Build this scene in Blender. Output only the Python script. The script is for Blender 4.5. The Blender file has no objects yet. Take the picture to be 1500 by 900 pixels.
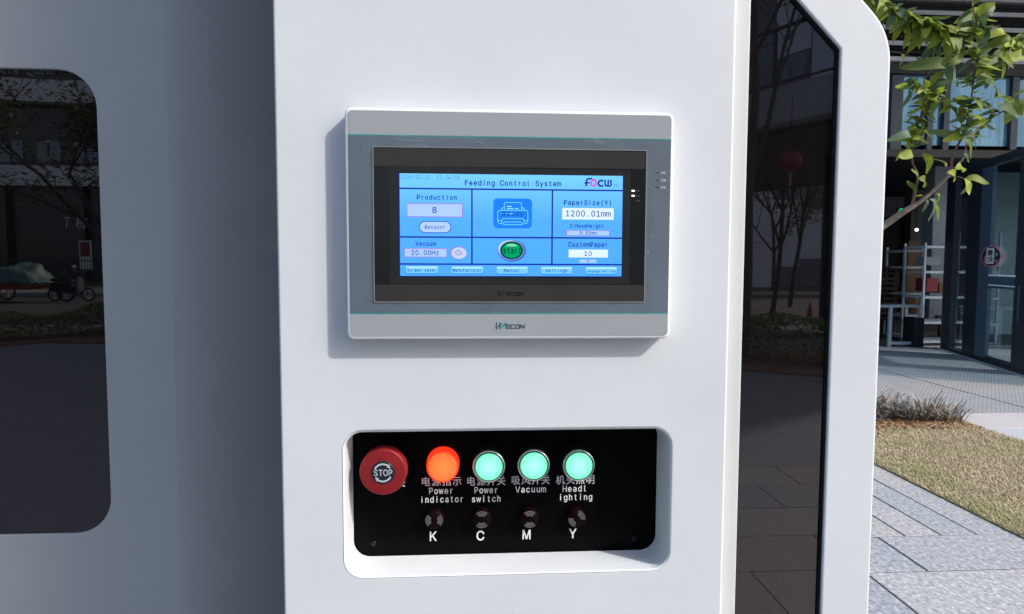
import bpy, bmesh, math, random, os
from mathutils import Vector, Matrix
random.seed(7)
R = math.radians
scn = bpy.context.scene

# ------------------------------------------------------------------ camera
CAM_Y, CAM_Z = -0.583, 1.45
YAW, PITCH, ROLL, FPX = R(3.742), R(3.854), R(-0.2166), 1000.0
cy, sy, cp, sp = math.cos(YAW), math.sin(YAW), math.cos(PITCH), math.sin(PITCH)
FW = Vector((sy * cp, cy * cp, -sp)); r0 = Vector((cy, -sy, 0)); d0 = FW.cross(r0)
RT = r0 * math.cos(ROLL) + d0 * math.sin(ROLL); DN = -r0 * math.sin(ROLL) + d0 * math.cos(ROLL)
CAM = Vector((0, CAM_Y, CAM_Z))
cd = bpy.data.cameras.new('camera'); cam = bpy.data.objects.new('camera', cd); scn.collection.objects.link(cam)
cam.matrix_world = Matrix(((RT.x, -DN.x, -FW.x, 0), (RT.y, -DN.y, -FW.y, CAM_Y), (RT.z, -DN.z, -FW.z, CAM_Z), (0, 0, 0, 1)))
cd.sensor_width = 36; cd.lens = 24.0; cd.clip_start = 0.02; cd.clip_end = 600
scn.camera = cam
scn.render.resolution_x = 1024; scn.render.resolution_y = 614

# ------------------------------------------------------------------ light
SUN = Vector((1.45, -1.0, 1.38)).normalized()
w = bpy.data.worlds.new('World'); scn.world = w; w.use_nodes = True
nt = w.node_tree; nt.nodes.clear()
sky = nt.nodes.new('ShaderNodeTexSky'); sky.sky_type = 'NISHITA'; sky.sun_disc = False
sky.sun_elevation = math.asin(SUN.z); sky.sun_rotation = math.atan2(SUN.x, SUN.y)
sky.air_density = 1.0; sky.dust_density = 3.0; sky.ozone_density = 1.0
bg = nt.nodes.new('ShaderNodeBackground'); bg.inputs[1].default_value = 0.15
wo = nt.nodes.new('ShaderNodeOutputWorld')
nt.links.new(sky.outputs[0], bg.inputs[0]); nt.links.new(bg.outputs[0], wo.inputs[0])
sl = bpy.data.lights.new('sun', 'SUN'); sl.energy = 2.0; sl.angle = R(1.3); sl.color = (1, 0.97, 0.925)
so = bpy.data.objects.new('sun', sl); scn.collection.objects.link(so)
so.rotation_euler = SUN.to_track_quat('Z', 'Y').to_euler(); so.location = (3, -2, 4)
scn.view_settings.view_transform = 'Standard'; scn.view_settings.look = 'None'
scn.view_settings.exposure = 0.66; scn.view_settings.gamma = 1
scn.view_settings.use_curve_mapping = False

# ------------------------------------------------------------------ helpers
def ray(px, py): return RT * ((px - 750) / FPX) + DN * ((py - 450) / FPX) + FW
def at(px, py, Y):                       # point on the plane y = Y
    v = ray(px, py); return CAM + v * ((Y - CAM_Y) / v.y)
def gr(px, py, z=0.0):                   # point on the ground
    v = ray(px, py); return CAM + v * ((z - CAM_Z) / v.z)
def onp(px, py, P0, n):                  # point on any plane
    v = ray(px, py); return CAM + v * ((P0 - CAM).dot(n) / v.dot(n))
def mir(p, Y=0.017): return Vector((p[0], 2 * Y - p[1], p[2]))
def dd(d): return d + CAM_Y              # camera distance -> world y

col = scn.collection
def tag(o, label=None, cat=None, group=None, kind=None):
    if label: o['label'] = label
    if cat: o['category'] = cat
    if group: o['group'] = group
    if kind: o['kind'] = kind
    return o
def empty(name, loc=(0, 0, 0), rz=0.0):
    o = bpy.data.objects.new(name, None); o.empty_display_size = 0.1; col.objects.link(o)
    o.location = loc; o.rotation_euler = (0, 0, rz); return o
def link(name, me, parent=None):
    o = bpy.data.objects.new(name, me); col.objects.link(o)
    if parent is not None:
        o.parent = parent
        bpy_inv[id(o)] = None
        pm = pmat(parent); o.matrix_parent_inverse = pm.inverted()
    return o
bpy_inv = {}
def pmat(p):
    m = Matrix.LocRotScale(p.location, p.rotation_euler, p.scale)
    if p.parent is not None: m = pmat(p.parent) @ p.matrix_parent_inverse @ m
    return m

class MB:
    def __init__(s): s.v = []; s.f = []; s.sm = []
    def add(s, vs, fs, smooth=False):
        b = len(s.v); s.v += [tuple(v) for v in vs]
        s.f += [tuple(i + b for i in f) for f in fs]; s.sm += [smooth] * len(fs); return s
    def box(s, a, b):
        x0, y0, z0 = a; x1, y1, z1 = b
        return s.add([(x0,y0,z0),(x1,y0,z0),(x1,y1,z0),(x0,y1,z0),(x0,y0,z1),(x1,y0,z1),(x1,y1,z1),(x0,y1,z1)],
                     [(0,3,2,1),(4,5,6,7),(0,1,5,4),(1,2,6,5),(2,3,7,6),(3,0,4,7)])
    def obox(s, o, ux, uy, uz):          # oriented box from a corner and three edge vectors
        o, ux, uy, uz = map(Vector, (o, ux, uy, uz))
        P = [o, o+ux, o+ux+uy, o+uy, o+uz, o+ux+uz, o+ux+uy+uz, o+uy+uz]
        return s.add(P, [(0,3,2,1),(4,5,6,7),(0,1,5,4),(1,2,6,5),(2,3,7,6),(3,0,4,7)])
    def poly(s, pts, Y, flip=False):     # flat polygon of (x, z) in the plane y = Y, facing -y
        P = [(p[0], Y, p[1]) for p in pts]
        a = sum(pts[i][0]*pts[(i+1)%len(pts)][1]-pts[(i+1)%len(pts)][0]*pts[i][1] for i in range(len(pts)))
        idx = list(range(len(P)))
        if a < 0: idx.reverse()
        return s.add(P, [tuple(idx)])
    def tube(s, pts, rad, n=8, cap=True):
        pts = [Vector(p) for p in pts]
        if not isinstance(rad, (list, tuple)): rad = [rad] * len(pts)
        vs = []; fs = []
        up = Vector((0.13, 0.21, 1)).normalized()
        for i, p in enumerate(pts):
            t = (pts[min(i+1, len(pts)-1)] - pts[max(i-1, 0)])
            t = t.normalized() if t.length > 1e-9 else Vector((0, 0, 1))
            a = t.cross(up)
            if a.length < 0.05: a = t.cross(Vector((1, 0, 0)))
            a.normalize(); b = t.cross(a)
            for k in range(n):
                th = 2*math.pi*k/n; vs.append(p + (a*math.cos(th) + b*math.sin(th))*rad[i])
        for i in range(len(pts)-1):
            for k in range(n):
                k2 = (k+1) % n; fs.append((i*n+k, i*n+k2, (i+1)*n+k2, (i+1)*n+k))
        s.add(vs, fs, True)
        if cap:
            s.add(vs[:n], [tuple(range(n-1, -1, -1))]); s.add(vs[-n:], [tuple(range(n))])
        return s
    def lathe(s, c, prof, n=48):         # prof = (radius, y offset) turned round the y axis through c
        c = Vector(c); vs = []; fs = []
        m = len(prof)
        for (r, y) in prof:
            for k in range(n):
                th = 2*math.pi*k/n; vs.append((c.x + r*math.cos(th), c.y + y, c.z + r*math.sin(th)))
        for i in range(m-1):
            for k in range(n):
                k2 = (k+1) % n; fs.append((i*n+k, i*n+k2, (i+1)*n+k2, (i+1)*n+k))
        s.add(vs, fs, True)
        if prof[-1][0] > 1e-6: s.add(vs[-n:], [tuple(range(n))])
        return s
    def lathez(s, c, prof, n=16):        # turned round z
        c = Vector(c); vs = []; fs = []
        for (r, z) in prof:
            for k in range(n):
                th = 2*math.pi*k/n; vs.append((c.x + r*math.cos(th), c.y + r*math.sin(th), c.z + z))
        for i in range(len(prof)-1):
            for k in range(n):
                k2 = (k+1) % n; fs.append((i*n+k, i*n+k2, (i+1)*n+k2, (i+1)*n+k))
        return s.add(vs, fs, True)
    def mesh(s, name, mat):
        me = bpy.data.meshes.new(name); me.from_pydata(s.v, [], s.f)
        me.polygons.foreach_set('use_smooth', s.sm); me.materials.append(mat); me.update(); return me
    def build(s, name, mat, parent=None, **k):
        o = link(name, s.mesh(name, mat), parent); tag(o, **k); return o

def rr(x0, z0, x1, z1, r, n=6):          # rounded rectangle
    if x0 > x1: x0, x1 = x1, x0
    if z0 > z1: z0, z1 = z1, z0
    P = []
    for cx, cz, a in ((x1-r, z0+r, -90), (x1-r, z1-r, 0), (x0+r, z1-r, 90), (x0+r, z0+r, 180)):
        for k in range(n+1):
            t = R(a + 90*k/n); P.append((cx + r*math.cos(t), cz + r*math.sin(t)))
    return P
def roundpoly(pts, rad, n=6):            # ccw polygon with a radius per corner
    P = []; m = len(pts)
    for i in range(m):
        p = Vector(pts[i]); a = (Vector(pts[i-1]) - p); b = (Vector(pts[(i+1) % m]) - p)
        a.normalize(); b.normalize(); r = rad[i]
        ang = math.acos(max(-1, min(1, a.dot(b)))); t = r / math.tan(ang/2)
        p0 = p + a*t; p1 = p + b*t
        c = p + (a+b).normalized() * (r / math.sin(ang/2))
        a0 = math.atan2(p0.y-c.y, p0.x-c.x); a1 = math.atan2(p1.y-c.y, p1.x-c.x)
        while a1 < a0 - 1e-9: a1 += 2*math.pi
        if a1 - a0 > math.pi: a1 -= 2*math.pi
        for k in range(n+1):
            q = a0 + (a1-a0)*k/n; P.append((c.x + r*math.cos(q), c.y + r*math.sin(q)))
    return P
def offs(L, d):                          # offset a ccw loop outward by d
    m = len(L); out = []
    for i in range(m):
        p = Vector(L[i]); j = i-1
        while (Vector(L[j]) - p).length < 1e-7: j -= 1
        k = (i+1) % m
        while (Vector(L[k]) - p).length < 1e-7: k = (k+1) % m
        a = (p - Vector(L[j])).normalized(); b = (Vector(L[k]) - p).normalized()
        na = Vector((a.y, -a.x)); nb = Vector((b.y, -b.x)); nn = (na+nb).normalized()
        q = p + nn * (d / max(0.5, nn.dot(na))); out.append((q.x, q.y))
    return out
def plate(outer, holes, y0, y1, b, name, mat, parent=None, hole_depth=None, nb=5, bo=None, **k):
    """solid plate facing -y, its outer and hole edges rounded with radius b"""
    bm = bmesh.new(); b_ = b
    def ring(L, y): return [bm.verts.new((p[0], y, p[1])) for p in L]
    def bridge(A, B, smooth=True):
        n = len(A)
        for i in range(n):
            j = (i+1) % n
            f = bm.faces.new((A[i], A[j], B[j], B[i])); f.smooth = smooth
    fe = []; be = []
    for li, L in enumerate([outer] + holes):
        sg = -1 if li == 0 else 1
        rings = []; b = bo if (li == 0 and bo is not None) else b_
        steps = nb if b > 0 else 0
        for s in range(steps + 1):
            t = (math.pi/2) * s / max(1, steps)
            d = sg * b * (1 - math.sin(t)) if b > 0 else 0
            yy = y0 + (b * (1 - math.cos(t)) if b > 0 else 0)
            LL = offs(L, d) if abs(d) > 1e-9 else L
            rings.append(ring(LL, yy))
        hd = y1 if (li == 0 or hole_depth is None) else hole_depth
        rings.append(ring(L, hd))
        for A, B in zip(rings, rings[1:]): bridge(A, B)
        n = len(L)
        fe += [bm.edges.get((rings[0][i], rings[0][(i+1) % n])) for i in range(n)]
        if hole_depth is None or li == 0: be += [bm.edges.get((rings[-1][i], rings[-1][(i+1) % n])) for i in range(n)]
    r1 = bmesh.ops.triangle_fill(bm, use_beauty=True, edges=fe)
    for g in r1['geom']:
        if isinstance(g, bmesh.types.BMFace): g.smooth = False
    bmesh.ops.triangle_fill(bm, use_beauty=True, edges=be)
    bmesh.ops.recalc_face_normals(bm, faces=bm.faces)
    me = bpy.data.meshes.new(name); bm.to_mesh(me); bm.free(); me.materials.append(mat)
    o = link(name, me, parent); tag(o, **k); return o

# ------------------------------------------------------------------ materials
class NG:
    def __init__(s, name):
        s.m = bpy.data.materials.new(name); s.m.use_nodes = True; s.t = s.m.node_tree; s.t.nodes.clear()
        s.o = s.n('ShaderNodeOutputMaterial')
    def n(s, t, **k):
        x = s.t.nodes.new(t)
        for a, b in k.items(): setattr(x, a, b)
        return x
    def l(s, a, b): s.t.links.new(a, b)
    def co(s, kind='Object', scale=(1,1,1), rot=(0,0,0)):
        tc = s.n('ShaderNodeTexCoord'); mp = s.n('ShaderNodeMapping')
        mp.inputs['Scale'].default_value = scale; mp.inputs['Rotation'].default_value = rot
        s.l(tc.outputs[kind], mp.inputs[0]); return mp.outputs[0]
    def noise(s, vec, scale, detail=3, rough=0.5, dist=0):
        x = s.n('ShaderNodeTexNoise'); x.inputs['Scale'].default_value = scale; x.inputs['Detail'].default_value = detail
        x.inputs['Roughness'].default_value = rough; x.inputs['Distortion'].default_value = dist
        if vec is not None: s.l(vec, x.inputs['Vector'])
        return x.outputs['Fac']
    def ramp(s, fac, stops, interp='LINEAR'):
        x = s.n('ShaderNodeValToRGB'); x.color_ramp.interpolation = interp
        e = x.color_ramp.elements
        while len(e) < len(stops): e.new(0.5)
        for q, (p, c) in zip(e, stops):
            q.position = p; q.color = (*c, 1) if not isinstance(c, (int, float)) else (c, c, c, 1)
        s.l(fac, x.inputs[0]); return x.outputs[0]
    def mix(s, a, b, fac, mode='MIX'):
        x = s.n('ShaderNodeMix', data_type='RGBA', blend_type=mode)
        for v, i in ((fac, 0), (a, 6), (b, 7)):
            if isinstance(v, (int, float)): x.inputs[i].default_value = v
            elif isinstance(v, tuple): x.inputs[i].default_value = (*v, 1)
            else: s.l(v, x.inputs[i])
        return x.outputs[2]
    def bump(s, h, strength, dist):
        x = s.n('ShaderNodeBump'); x.inputs['Strength'].default_value = strength; x.inputs['Distance'].default_value = dist
        s.l(h, x.inputs['Height']); return x.outputs[0]
    def bsdf(s, base=(.5,.5,.5), rough=.5, metal=0, ior=1.45, normal=None, coat=0, **k):
        b = s.n('ShaderNodeBsdfPrincipled')
        def st(nm, v):
            if isinstance(v, tuple): b.inputs[nm].default_value = (*v, 1)
            elif isinstance(v, (int, float)): b.inputs[nm].default_value = v
            else: s.l(v, b.inputs[nm])
        st('Base Color', base); st('Roughness', rough); st('Metallic', metal); b.inputs['IOR'].default_value = ior
        if normal is not None: s.l(normal, b.inputs['Normal'])
        if coat: b.inputs['Coat Weight'].default_value = coat
        for a, v in k.items(): st(a.replace('_', ' '), v)
        return b
    def fin(s, sh): s.l(sh.outputs[0], s.o.inputs[0]); return s.m
def simple(name, c, rough=.5, metal=0, ior=1.45, var=0.08, sc=20, bump=0):
    g = NG(name); v = g.co(); n = g.noise(v, sc, 4)
    c2 = tuple(max(0, x*(1-var*2)) for x in c); c3 = tuple(min(1, x*(1+var)) for x in c)
    base = g.ramp(n, [(0.3, c2), (0.7, c3)])
    nm = g.bump(n, bump, .01) if bump else None
    return g.fin(g.bsdf(base, rough, metal, ior, nm))
def emit(name, c, st=1.0):
    g = NG(name); e = g.n('ShaderNodeEmission'); e.inputs[0].default_value = (*c, 1); e.inputs[1].default_value = st
    g.l(e.outputs[0], g.o.inputs[0]); return g.m
def srgb(r, g, b):
    f = lambda x: (x/255/12.92) if x/255 <= .04045 else ((x/255+.055)/1.055)**2.4
    return (f(r), f(g), f(b))

def mk_paint(name, c, bstr=.35, rough=.42):
    g = NG(name); v = g.co()
    peel = g.noise(v, 620, 2, .5); big = g.noise(v, 55, 3, .5); spot = g.noise(v, 160, 4, .6); dirt = g.noise(v, 7, 5, .6)
    bigs = g.n('ShaderNodeMath', operation='MULTIPLY'); g.l(big, bigs.inputs[0]); bigs.inputs[1].default_value = 1.3
    h = g.n('ShaderNodeMath', operation='MULTIPLY_ADD'); g.l(peel, h.inputs[0]); h.inputs[1].default_value = 1.0; g.l(bigs.outputs[0], h.inputs[2])
    nm = g.bump(h.outputs[0], bstr, .0006)
    a = g.ramp(dirt, [(.25, tuple(x*.93 for x in c)), (.75, c)])
    sp_ = g.ramp(spot, [(.70, 0.0), (.74, 1.0)])
    base = g.mix(a, tuple(x*.84 for x in c), sp_)
    rg = g.ramp(dirt, [(.3, rough-.06), (.7, rough+.08)])
    return g.fin(g.bsdf(base, rg, 0, 1.45, nm))
M = {}
M['paint'] = mk_paint('white_powder_coat', (.67, .715, .755), .13)
M['paint_edge'] = mk_paint('white_powder_coat_recess', (.74, .78, .81), .5, .5)
M['paint_strip'] = mk_paint('warm_white_powder_coat', (.66, .70, .69), .2)
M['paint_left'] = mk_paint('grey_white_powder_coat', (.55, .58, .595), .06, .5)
def mk_glass(name, ior, tint=(.005, .0045, .005)):
    g = NG(name); v = g.co(); n = g.noise(v, 3.2, 2)
    nm = g.bump(n, .05, .002)
    sm = g.noise(v, 14, 4, .6)
    rg = g.ramp(sm, [(.3, .0), (.8, .03)])
    b = g.bsdf(tint, rg, 0, ior, nm); b.inputs['Specular Tint'].default_value = (1.0, .90, .90, 1); return g.fin(b)
M['tint'] = mk_glass('tinted_black_glass', 2.3)
M['gasket'] = simple('black_rubber', (.008, .008, .009), .6)
M['rim'] = simple('white_plastic_rim', (.86, .87, .9), .3, var=.02)
M['hmi_light'] = mk_paint('light_grey_overlay', (.33, .365, .39), .06, .36)
def mk_hmi_dark():
    g = NG('slate_grey_overlay'); v = g.co()
    n = g.noise(v, 9, 3); f = g.noise(v, 420, 2)
    base = g.ramp(n, [(.3, (.098, .13, .165)), (.7, (.125, .16, .20))])
    return g.fin(g.bsdf(base, .38, 0, 1.45, g.bump(f, .08, .001)))
M['hmi_dark'] = mk_hmi_dark()
M['teal'] = simple('teal_print', (.02, .27, .27), .4)
M['teal_logo'] = simple('teal_logo_print', (.0, .26, .28), .4)
M['ink'] = simple('dark_slate_ink', (.06, .09, .12), .5)
M['ink_dark'] = simple('near_black_ink', (.006, .008, .01), .35)
M['white_ink'] = simple('white_ink', (.75, .77, .8), .5)
M['white_glow'] = simple('white_screenprint', (.86, .87, .88), .5)
M['arc_ink'] = simple('pale_grey_marking', (.30, .30, .32), .5); M['grey_ink'] = simple('dull_grey_ink', (.12, .12, .13), .5)
M['dg'] = simple('display_glass_black', (.009, .011, .014), .22, ior=1.5)
M['dg2'] = simple('display_border_charcoal', (.015, .017, .02), .3, ior=1.5)
M['dband'] = simple('display_film_brown_black', (.034, .032, .030), .3, ior=1.5)
def mk_film():
    g = NG('clear_protective_film'); v = g.co('Object', (1, 1, 1.6))
    n = g.noise(v, 26, 5, .55, 1.6); nm = g.bump(n, .7, .004)
    tr = g.n('ShaderNodeBsdfTransparent'); gl = g.n('ShaderNodeBsdfGlossy'); gl.inputs['Roughness'].default_value = .22
    gl.inputs[0].default_value = (.9, .95, 1, 1); g.l(nm, gl.inputs['Normal'])
    f = g.ramp(n, [(.45, .03), (.75, .20)]); mx = g.n('ShaderNodeMixShader'); g.l(f, mx.inputs[0])
    g.l(tr.outputs[0], mx.inputs[1]); g.l(gl.outputs[0], mx.inputs[2]); return g.fin(mx)
M['film'] = mk_film()
def mk_screen():
    g = NG('lit_blue_display'); tc = g.n('ShaderNodeTexCoord'); sx = g.n('ShaderNodeSeparateXYZ')
    g.l(tc.outputs['Generated'], sx.inputs[0])
    c = g.ramp(sx.outputs[2], [(0, (.068, .34, 1.0)), (.55, (.078, .36, 1.0)), (1, (.16, .53, 1.0))])
    e = g.n('ShaderNodeEmission'); g.l(c, e.inputs[0]); e.inputs[1].default_value = .82
    g.l(e.outputs[0], g.o.inputs[0]); return g.m
M['screen'] = mk_screen()
SE = .82
def E_(name, r, g, b): M[name] = emit(name, srgb(r, g, b), SE)
E_('e_line', 20, 38, 140); E_('e_text', 18, 40, 112); E_('e_textm', 38, 80, 140); E_('e_date', 60, 120, 170)
E_('e_field', 158, 190, 255); E_('e_fieldw', 205, 224, 255); E_('e_mag', 150, 90, 190); E_('e_pill', 165, 192, 255)
E_('e_tile', 30, 120, 235); E_('e_tile2', 45, 135, 245); E_('e_icon', 110, 205, 255); E_('e_icon2', 150, 220, 255)
E_('e_navy', 22, 45, 130); E_('e_pink', 215, 60, 175); E_('e_ready', 15, 80, 165)
E_('e_btn', 110, 190, 255); E_('e_btnhi', 160, 215, 255); E_('e_btnlo', 88, 175, 255); E_('e_btned', 40, 95, 175)
E_('e_ov1', 120, 140, 225); E_('e_ov2', 60, 75, 175); E_('e_ovh', 175, 195, 250)
E_('e_g1', 0, 82, 62); E_('e_g2', 5, 150, 95); E_('e_g3', 15, 160, 110); E_('e_g4', 120, 205, 170); E_('e_black', 8, 40, 40)
E_('e_pow', 120, 130, 225); E_('e_pow2', 182, 194, 248); E_('e_powr', 230, 130, 170); E_('e_powg', 30, 130, 130); E_('e_poww', 238, 240, 255)
M['led'] = emit('lit_white_led', (1, 1, 1), 1.4)
M['plate'] = simple('black_acrylic_plate', (.0016, .0016, .002), .35, ior=1.16)
M['red_pl'] = None
def mk_red():
    g = NG('red_mushroom_plastic'); v = g.co(); n = g.noise(v, 300, 3); n2 = g.noise(v, 40, 3)
    base = g.ramp(n2, [(.3, (.19, .008, .012)), (.7, (.25, .010, .014))])
    return g.fin(g.bsdf(base, .5, 0, 1.45, g.bump(n, .08, .001)))
M['red_pl'] = mk_red()
M['ring_metal'] = simple('brushed_silver_ring', (.85, .86, .88), .38, 1)
M['dark_pl'] = simple('dark_green_black_plastic', (.007, .014, .013), .35)
M['dark_red_pl'] = simple('dark_red_smoked_plastic', (.006, .0012, .0018), .5, ior=1.15)
def mk_lens(name, inner, outer, st, rad):
    g = NG(name); tc = g.n('ShaderNodeTexCoord'); ln = g.n('ShaderNodeVectorMath', operation='LENGTH')
    mp = g.n('ShaderNodeMapping'); mp.inputs['Scale'].default_value = (1/rad, 0, 1/rad)
    g.l(tc.outputs['Object'], mp.inputs[0]); g.l(mp.outputs[0], ln.inputs[0])
    c = g.ramp(ln.outputs['Value'], [(.1, inner), (.75, tuple((a+b)/2 for a, b in zip(inner, outer))), (.98, outer)])
    b = g.bsdf(tuple(x*.6 for x in outer), .25); g.l(c, b.inputs['Emission Color']); b.inputs['Emission Strength'].default_value = st
    return g.fin(b)
M['lens_g'] = mk_lens('lit_green_lens', (.36, 1.0, .70), (.03, .64, .22), .85, .0145)
M['lens_r'] = mk_lens('lit_orange_lens', (1.0, .20, .045), (1.0, .05, .010), .92, .0155)
M['lens_rs'] = mk_lens('lit_red_lens_side', (1.0, .045, .010), (.85, .025, .008), .85, .0165)

# ------------------------------------------------------------------ text
FONTS = {}
def font(kind):
    if kind not in FONTS:
        FONTS[kind] = None
        try:
            if kind:
                p = os.path.join(bpy.utils.system_resource('DATAFILES'), 'fonts', kind)
                if os.path.exists(p): FONTS[kind] = bpy.data.fonts.load(p)
        except Exception: pass
    return FONTS[kind]
SANS = 'Inter.woff2'; CJK = 'Noto Sans CJK Regular.woff2'
GC = {}
def glyph(ch, kind, bold):
    k = (ch, kind, bold)
    if k in GC: return GC[k]
    cu = bpy.data.curves.new('t', 'FONT'); cu.body = ch; cu.size = 1; cu.resolution_u = 3; cu.offset = bold
    fo = font(kind)
    if fo: cu.font = fo
    ob = bpy.data.objects.new('t', cu); col.objects.link(ob)
    dg = bpy.context.evaluated_depsgraph_get(); ev = ob.evaluated_get(dg); me = ev.to_mesh()
    vs = [(v.co.x, v.co.y) for v in me.vertices]; fs = [tuple(p.vertices) for p in me.polygons]
    ev.to_mesh_clear(); bpy.data.objects.remove(ob); bpy.data.curves.remove(cu)
    GC[k] = (vs, fs); return GC[k]
def text_mesh(mb, s, x0, x1, zb, h, Y, kind=None, bold=0.0, shear=0, **k):
    """write s in equal cells between x0 and x1 on the baseline zb with capital height h, on the plane y = Y"""
    kind = kind or SANS
    n = len(s); adv = (x1-x0)/n; sc = h/.509 if font(kind) else h/.682
    for i, ch in enumerate(s):
        if ch == ' ': continue
        vs, fs = glyph(ch, kind, 0.0)
        if not vs: continue
        a = min(v[0] for v in vs); b = max(v[0] for v in vs); c0 = min(v[1] for v in vs); c1 = max(v[1] for v in vs); cx = (a+b)/2
        if kind == CJK:
            if font(kind): k1, k2, cz = adv/.372, h/.33, .135
            else: k1, k2, cz = adv/1.0, h/.9, .39
            P = [(x0+adv*(i+.5)+(v[0]-(cx if b-a > .2 else cx))*k1, Y, zb+h/2+(v[1]-cz)*k2) for v in vs]
        else:
            k1 = adv/(.50 if font(kind) else .68)
            if (b-a)*k1 > adv*.9: k1 = adv*.9/(b-a)
            P = [(x0+adv*(i+.5)+(v[0]-cx)*k1+shear*v[1]*sc, Y, zb+v[1]*sc) for v in vs]
        if bold:
            e = bold*h
            for q, (ex, ez) in enumerate(((-e, 0), (e, 0), (0, e), (0, -e))): mb.add([(p[0]+ex, p[1]-.00001*q, p[2]+ez) for p in P], fs)
        else: mb.add(P, fs)
    return mb
def flipfix(mb):                          # make every flat face look towards -y
    for i, f in enumerate(mb.f):
        if len(f) >= 3:
            a, b, c = (Vector(mb.v[j]) for j in f[:3])
            if (b-a).cross(c-a).y > 0: mb.f[i] = tuple(reversed(f))
    return mb

# =================================================================== GROUND
def mk_asphalt(name, c, sc=60):
    g = NG(name); v = g.co(); n = g.noise(v, sc, 4, .7); b = g.noise(v, .6, 4)
    a = g.ramp(n, [(.3, tuple(x*.75 for x in c)), (.7, tuple(x*1.2 for x in c))]); m = g.mix(a, tuple(x*.7 for x in c), g.ramp(b, [(.4, 0.), (.7, .6)]))
    return g.fin(g.bsdf(m, .85, normal=g.bump(n, .5, .01)))
M['asphalt'] = mk_asphalt('asphalt', (.055, .055, .058)); M['grout'] = mk_asphalt('dark_grout', (.03, .03, .032))
M['concrete'] = mk_asphalt('concrete', (.26, .26, .25)); M['soil'] = mk_asphalt('red_brown_soil', (.21, .105, .06), 35)
M['lawn_soil'] = mk_asphalt('straw_soil', (.17, .135, .075), 40)
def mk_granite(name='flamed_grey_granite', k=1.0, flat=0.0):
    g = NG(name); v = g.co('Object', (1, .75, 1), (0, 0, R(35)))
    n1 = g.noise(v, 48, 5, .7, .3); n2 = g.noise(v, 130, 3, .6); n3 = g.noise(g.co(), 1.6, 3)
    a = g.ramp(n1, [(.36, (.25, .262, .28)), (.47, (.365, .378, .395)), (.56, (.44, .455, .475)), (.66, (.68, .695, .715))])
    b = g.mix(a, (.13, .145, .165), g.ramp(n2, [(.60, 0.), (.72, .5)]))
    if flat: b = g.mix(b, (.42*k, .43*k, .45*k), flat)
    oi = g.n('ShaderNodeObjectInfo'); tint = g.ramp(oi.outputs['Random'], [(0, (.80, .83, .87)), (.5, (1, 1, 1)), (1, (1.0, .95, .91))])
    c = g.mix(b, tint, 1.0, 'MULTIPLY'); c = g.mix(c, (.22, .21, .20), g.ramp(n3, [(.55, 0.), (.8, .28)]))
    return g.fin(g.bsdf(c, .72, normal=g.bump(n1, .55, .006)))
M['granite'] = mk_granite(); M['granite_dark'] = mk_granite('darker_flat_granite', .42, .85); M['granite_pale'] = mk_granite('pale_granite', 1.35, .6)  # granite_dark: same granite pattern, darker and with less contrast
MB().add([(-150,-150,-.03),(150,-150,-.03),(150,150,-.03),(-150,150,-.03)], [(0,1,2,3)]).build('ground', M['concrete'], kind='structure')
pav = MB().add([(-16,-13,-.003),(9,-13,-.003),(9,1.0,-.003),(-16,1.0,-.003),(2.92,1.0,-.003),(2.92,9.9,-.003),(-14,9.9,-.003),(-14,1.0,-.003)], [(0,1,2,3),(7,4,5,6)]).build('pavement', M['grout'], kind='structure')
slabmesh = {}
def slab(x0, y0, x1, y1, parent, mb=None, mat='granite'):
    g = .0045 if mat == 'granite' else .0018; w_, d_ = round(x1-x0-2*g, 4), round(y1-y0-2*g, 4)
    if mb is not None:
        g = .0018
        mb.box((x0+g, y0+g, -.03), (x1-g, y1-g, random.uniform(-.0008, .0008))); return
    k = (w_, d_, mat)
    if k not in slabmesh:
        m = MB(); b = .0025
        vs = [(0,0,-.03),(w_,0,-.03),(w_,d_,-.03),(0,d_,-.03),(0,0,-b*.8),(w_,0,-b*.8),(w_,d_,-b*.8),(0,d_,-b*.8),(b,b,0),(w_-b,b,0),(w_-b,d_-b,0),(b,d_-b,0)]
        m.add(vs, [(0,1,5,4),(1,2,6,5),(2,3,7,6),(3,0,4,7),(4,5,9,8),(5,6,10,9),(6,7,11,10),(7,4,8,11),(8,9,10,11)])
        slabmesh[k] = m.mesh('granite_slab', M[mat])
    o = link('granite_slab', slabmesh[k]); o.parent = parent; o.location = (x0+g, y0+g, random.uniform(-.0012, .0012))
far = MB(); YR = 2.81
row = 0; y = YR
while y > -12:
    y0 = y-.402; xo = {0: 2.165, 1: 1.86}[row % 2] if row < 2 else (2.165 if row % 2 == 0 else 1.86) + random.uniform(-.05, .05)
    xs = [xo + k*.8 for k in range(-22, 9)]
    for a in xs:
        b = a+.8
        a2, b2 = max(a, -15.9), min(b, 2.92 if y > 1.0 else 8.9)
        if b2 - a2 < .05: continue
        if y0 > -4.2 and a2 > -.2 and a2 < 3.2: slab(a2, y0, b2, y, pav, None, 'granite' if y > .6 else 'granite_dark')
        else: slab(a2, y0, b2, y, None, far)
    y = y0; row += 1
strips = [2.92-.2*k for k in range(0, 17)]
strips = [2.92, 2.72, 2.52, 2.32, 2.115] + [2.115-.2*k for k in range(1, 14)]
cut = {0: [3.6, 5.0, 6.2], 1: [3.55, 4.4, 5.4, 6.5], 2: [3.19, 4.1, 5.0, 6.0]}
for i in range(len(strips)-1):
    ys = [YR] + (cut[i] if i in cut else [YR+random.uniform(.3, .9)]) ; 
    while ys[-1] < 9.6: ys.append(ys[-1]+.8)
    for a, b in zip(ys, ys[1:]): 
        if i < 6 and b < 8: slab(strips[i+1], a, strips[i], b, pav)
        else: slab(strips[i+1], a, strips[i], b, None, far)
far.build('distant_slabs', M['granite_dark'], pav, kind='stuff')

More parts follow.
